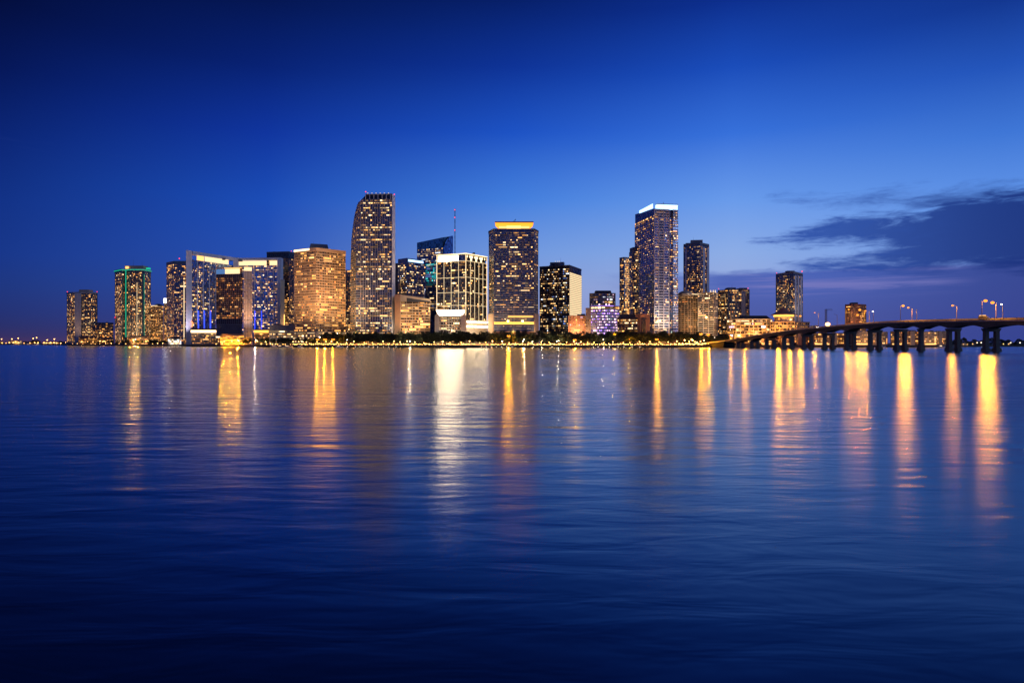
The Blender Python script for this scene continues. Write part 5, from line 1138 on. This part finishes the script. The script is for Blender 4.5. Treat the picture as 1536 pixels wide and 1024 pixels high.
#SKY#
c0 = ramp(0, [(514, (72, 50, 90)), (504, (54, 48, 98)), (490, (42, 48, 106)), (470, (35, 50, 116)), (430, (29, 54, 128)), (380, (22, 54, 138)), (300, (16, 49, 134)), (200, (9, 36, 116)), (100, (4, 22, 88)), (0, (2, 13, 62)), (-300, (1, 6, 30)), (-700, (0, 3, 18))])
c1 = ramp(400, [(514, (72, 66, 128)), (480, (58, 72, 148)), (430, (46, 80, 168)), (380, (38, 80, 178)), (300, (26, 76, 182)), (200, (14, 52, 158)), (100, (6, 33, 116)), (0, (3, 21, 82)), (-300, (0, 7, 40)), (-700, (0, 4, 24))])
c2 = ramp(768, [(514, (140, 138, 190)), (480, (140, 148, 200)), (430, (134, 156, 212)), (380, (112, 152, 222)), (300, (66, 126, 220)), (200, (28, 82, 196)), (100, (12, 50, 150)), (0, (5, 30, 104)), (-300, (2, 12, 54)), (-700, (1, 6, 32))])
c3 = ramp(1100, [(514, (140, 146, 205)), (480, (140, 156, 216)), (430, (152, 170, 220)), (380, (140, 172, 229)), (300, (104, 154, 234)), (200, (54, 112, 218)), (100, (25, 76, 186)), (0, (11, 46, 142)), (-300, (4, 20, 74)), (-700, (2, 10, 44))])
c4 = ramp(1500, [(514, (110, 112, 180)), (480, (112, 124, 196)), (430, (112, 140, 216)), (380, (108, 150, 226)), (300, (96, 148, 232)), (200, (62, 118, 214)), (100, (34, 84, 186)), (0, (17, 54, 144)), (-300, (6, 24, 80)), (-700, (2, 10, 46))])
cb = ramp(768, [(514, (78, 94, 156)), (430, (60, 86, 162)), (300, (42, 76, 160)), (100, (20, 50, 128)), (-500, (4, 16, 64))])
A = [az_of(p) for p in (0, 400, 768, 1100, 1500)]
sky = mix(lin(az, A[0], A[1]), c0, c1); sky = mix(lin(az, A[1], A[2]), sky, c2); sky = mix(lin(az, A[2], A[3]), sky, c3); sky = mix(lin(az, A[3], A[4]), sky, c4)
aaz = math_('ABSOLUTE', az); sky = mix(maprange(aaz, 48, 100), sky, cb)
# clouds in degrees of bearing and height
cv = N.new('ShaderNodeCombineXYZ'); L.new(az, cv.inputs[0]); L.new(el, cv.inputs[1])
def cnoise(sx_, sy_, detail, seed, dist=0.0, rot=0.0):
    mp = N.new('ShaderNodeMapping'); mp.inputs['Scale'].default_value = (sx_, sy_, 1); mp.inputs['Location'].default_value = (seed, seed * .37, 0); mp.inputs['Rotation'].default_value = (0, 0, R(rot)); L.new(cv.outputs[0], mp.inputs[0])
    n = N.new('ShaderNodeTexNoise'); n.inputs['Scale'].default_value = 1; n.inputs['Detail'].default_value = detail; n.inputs['Roughness'].default_value = .6; n.inputs['Distortion'].default_value = dist; L.new(mp.outputs[0], n.inputs[0])
    return math_('SUBTRACT', n.outputs['Fac'], .5)
def curve(pts):
    """piecewise-linear elevation (deg) as a function of bearing, from photo pixel pairs"""
    n = N.new('ShaderNodeValToRGB'); cr_ = n.color_ramp; q = [(max(0, min(1, (az_of(px) - 8) / 52)), el_of(py, px) / 20) for px, py in pts]
    cr_.elements[0].position = q[0][0]; cr_.elements[0].color = (q[0][1],) * 3 + (1,); cr_.elements[1].position = q[-1][0]; cr_.elements[1].color = (q[-1][1],) * 3 + (1,)
    for a_, b_ in q[1:-1]: e = cr_.elements.new(a_); e.color = (b_,) * 3 + (1,)
    L.new(math_('MULTIPLY_ADD', az, 1 / 52.0, -8 / 52.0, True), n.inputs[0]); s_ = N.new('ShaderNodeSeparateColor'); L.new(n.outputs[0], s_.inputs[0])
    return math_('MULTIPLY', s_.outputs[0], 20)
fine = cnoise(.26, 1.7, 8, 3.1, .9, 8); big = cnoise(.09, .55, 5, 9.7, .4, 6); puff = cnoise(.75, 2.6, 6, 6.3, .7, 12)
wob = math_('ADD', math_('ADD', math_('MULTIPLY', fine, 2.4), math_('MULTIPLY', puff, 1.1)), math_('MULTIPLY', big, 1.4))
def layer(up, lo, soft, amp=1.0):
    d = math_('MINIMUM', math_('SUBTRACT', curve(up), el), math_('SUBTRACT', el, curve(lo)))
    return maprange(math_('ADD', d, math_('MULTIPLY', wob, amp)), -soft * .6, soft * 1.7)
l1 = layer([(1090, 440), (1118, 372), (1134, 362), (1180, 350), (1225, 332), (1250, 324), (1300, 317), (1384, 314), (1420, 290), (1536, 278), (1800, 262)], [(1090, 330), (1118, 360), (1134, 367), (1190, 371), (1260, 372), (1320, 374), (1360, 392), (1500, 404), (1800, 404)], .55)
l2 = layer([(1105, 360), (1135, 302), (1160, 292), (1215, 296), (1260, 297), (1330, 289), (1400, 283), (1450, 279), (1536, 277), (1800, 266)], [(1105, 240), (1135, 292), (1160, 299), (1215, 309), (1290, 312), (1350, 312), (1400, 320), (1536, 330), (1800, 330)], .7, .9)
l3 = layer([(1100, 480), (1145, 408), (1165, 400), (1215, 391), (1260, 383), (1310, 372), (1340, 362), (1400, 340), (1800, 330)], [(1100, 340), (1145, 402), (1180, 405), (1230, 408), (1360, 408), (1480, 405), (1800, 404)], .5, .8)
cl = math_('MAXIMUM', math_('MAXIMUM', l1, math_('MULTIPLY', l2, .85)), l3)
ccol = mix(maprange(az, A[3], A[4] + 4), (*srgb(52, 90, 178)[:3], 1), (*srgb(20, 46, 122)[:3], 1))
ccol = mix(math_('MULTIPLY', maprange(math_('ADD', fine, puff), -.05, .3), maprange(az, 34, 24)), ccol, (*srgb(40, 76, 162)[:3], 1))
# low purple bank
wl = math_('ADD', math_('MULTIPLY', fine, .8), math_('MULTIPLY', big, .5))
bank = math_('MULTIPLY', maprange(math_('ADD', math_('SUBTRACT', 5.9, el), wl), 0, .6), maprange(math_('ADD', az, math_('MULTIPLY', fine, 6)), 6, 19))
bcol = mix(maprange(el, .5, 6), (*srgb(68, 80, 154)[:3], 1), (*srgb(66, 92, 180)[:3], 1)); bcol = mix(maprange(az, A[3] + 4, A[4] + 3), bcol, (*srgb(46, 62, 140)[:3], 1))
sky = mix(math_('MULTIPLY', bank, .93), sky, bcol)
streak = math_('MULTIPLY', maprange(cnoise(.07, 1.7, 5, 5.5, .5, 5), -.06, .12), math_('MULTIPLY', maprange(el, 3.2, 4.6), math_('MULTIPLY', maprange(el, 6.0, 5.2), math_('MULTIPLY', maprange(az, 17, 21), maprange(az, 35, 30)))))
sky = mix(math_('MULTIPLY', streak, .75), sky, (*srgb(122, 122, 190)[:3], 1))
sky = mix(math_('MULTIPLY', cl, .96), sky, ccol)
# faint high wisps on the left and low streak near the orange crown
wisp = math_('MULTIPLY', maprange(cnoise(.05, .6, 5, 1.7, .8, -14), .08, .25), math_('MULTIPLY', maprange(az, -15, -25), math_('MULTIPLY', maprange(el, 6, 9), maprange(el, 16, 13))))
sky = mix(math_('MULTIPLY', wisp, .05), sky, (*srgb(70, 100, 180)[:3], 1))
ns = N.new('ShaderNodeTexSky'); ns.sky_type = 'NISHITA'; ns.sun_disc = False; ns.sun_elevation = R(-4); ns.sun_rotation = R(24)
ad = N.new('ShaderNodeMixRGB'); ad.blend_type = 'ADD'; ad.inputs[0].default_value = .02; L.new(sky, ad.inputs[1]); L.new(ns.outputs[0], ad.inputs[2])
L.new(ad.outputs[0], bg.inputs[0]); bg.inputs[1].default_value = 1.0
# the afterglow: one faint, very soft sun just below the sky's bright side
sd = bpy.data.lights.new('afterglow_sun', 'SUN'); sd.energy = .36; sd.angle = R(35); sd.color = (.66, .80, 1)
so = bpy.data.objects.new('afterglow_sun', sd); COL.objects.link(so); so.rotation_euler = (R(70), 0, R(62))

# unseen spots added to brighten facades (no fittings are modelled for them)
def wash(px, D, z, tx, tD, tz, col, power, size=6):
    l = bpy.data.lights.new('facade_wash', 'SPOT'); l.energy = power; l.color = col; l.spot_size = R(95); l.spot_blend = .9; l.shadow_soft_size = size * .3
    o_ = bpy.data.objects.new('facade_wash', l); COL.objects.link(o_); p, q = gp(px, D), gp(tx, tD); o_.location = (p.x, p.y, z); o_.rotation_euler = (Vector((q.x, q.y, tz)) - Vector(o_.location)).to_track_quat('-Z', 'Y').to_euler()
K_WASH = 2.6
PNK = (1, .56, .26)
AMB, WRM, SOD = (1, .58, .26), (1, .74, .48), (1, .48, .12)
for a in ((452, 1030, 27, 456, 1115, 130, PNK, 170000), (482, 1020, 27, 488, 1115, 130, PNK, 130000), (508, 1040, 27, 508, 1130, 120, PNK, 180000),
          (618, 1040, 24, 618, 1076, 40, AMB, 40000), (597, 1050, 20, 597, 1076, 50, AMB, 26000), (676, 1041, 19, 676, 1052, 34, WRM, 14000), (660, 1041, 19, 660, 1052, 34, WRM, 8000), (692, 1041, 19, 692, 1052, 34, WRM, 8000), (716, 1060, 18, 714, 1105, 30, WRM, 30000),
          (372, 1205, 18, 372, 1238, 110, (1, .66, .5), 45000), (284, 1305, 14, 284, 1338, 120, (.84, .78, 1), 65000), (424, 1385, 16, 424, 1406, 50, AMB, 22000),
          (737, 1062, 18, 737, 1098, 60, AMB, 26000), (770, 1055, 22, 770, 1085, 40, SOD, 30000), (804, 1065, 18, 804, 1095, 50, AMB, 12000), (530, 1070, 18, 530, 1105, 80, AMB, 60000), (590, 1078, 16, 590, 1100, 70, WRM, 26000),
          (882, 1100, 14, 882, 1120, 30, AMB, 14000), (967, 1030, 12, 967, 1050, 30, (1, .5, .36), 9000), (1000, 1100, 22, 998, 1135, 70, WRM, 60000), (1000, 1090, 16, 990, 1130, 16, SOD, 22000),
          (1032, 1170, 22, 1030, 1205, 50, AMB, 26000), (1060, 1150, 18, 1060, 1182, 50, WRM, 30000), (1110, 1100, 12, 1110, 1130, 24, SOD, 70000), (1140, 1100, 12, 1140, 1132, 24, SOD, 70000), (1175, 1090, 24, 1175, 1130, 50, SOD, 60000),
          (1284, 1270, 24, 1284, 1302, 60, (1, .4, .2), 30000), (1305, 1080, 6, 1305, 1108, 14, AMB, 8000), (1245, 1085, 6, 1245, 1112, 12, AMB, 6000), (1360, 1090, 6, 1360, 1118, 14, AMB, 7000), (1402, 1095, 6, 1402, 1124, 12, AMB, 5000),
          (118, 1830, 14, 118, 1880, 90, AMB, 26000), (205, 1655, 14, 205, 1696, 80, AMB, 90000), (1192, 1370, 50, 1197, 1415, 110, WRM, 20000), (865, 1120, 20, 862, 1225, 80, AMB, 60000)):
    wash(*a[:7], a[7] * K_WASH)

# ------------------------------------------------------------------ camera and render
cd = bpy.data.cameras.new('camera'); cam = bpy.data.objects.new('camera', cd); COL.objects.link(cam)
cam.location = (0, 0, CAMZ); cam.rotation_euler = (R(90), 0, 0); cd.lens = 24; cd.sensor_width = 36; cd.shift_y = 2 / 1536; cd.clip_start = .5; cd.clip_end = 60000
S.camera = cam
S.view_settings.view_transform = 'Standard'; S.view_settings.look = 'None'; S.view_settings.exposure = 0; S.view_settings.gamma = 1
S.render.engine = 'CYCLES'; S.cycles.use_denoising = True; S.cycles.max_bounces = 5; S.cycles.glossy_bounces = 3; S.cycles.diffuse_bounces = 2; S.cycles.sample_clamp_indirect = 8; S.cycles.sample_clamp_direct = 0
S.cycles.caustics_reflective = False; S.cycles.use_light_tree = True; S.cycles.adaptive_threshold = .004; S.cycles.denoising_input_passes = 'RGB_ALBEDO_NORMAL'; S.cycles.denoising_prefilter = 'ACCURATE'
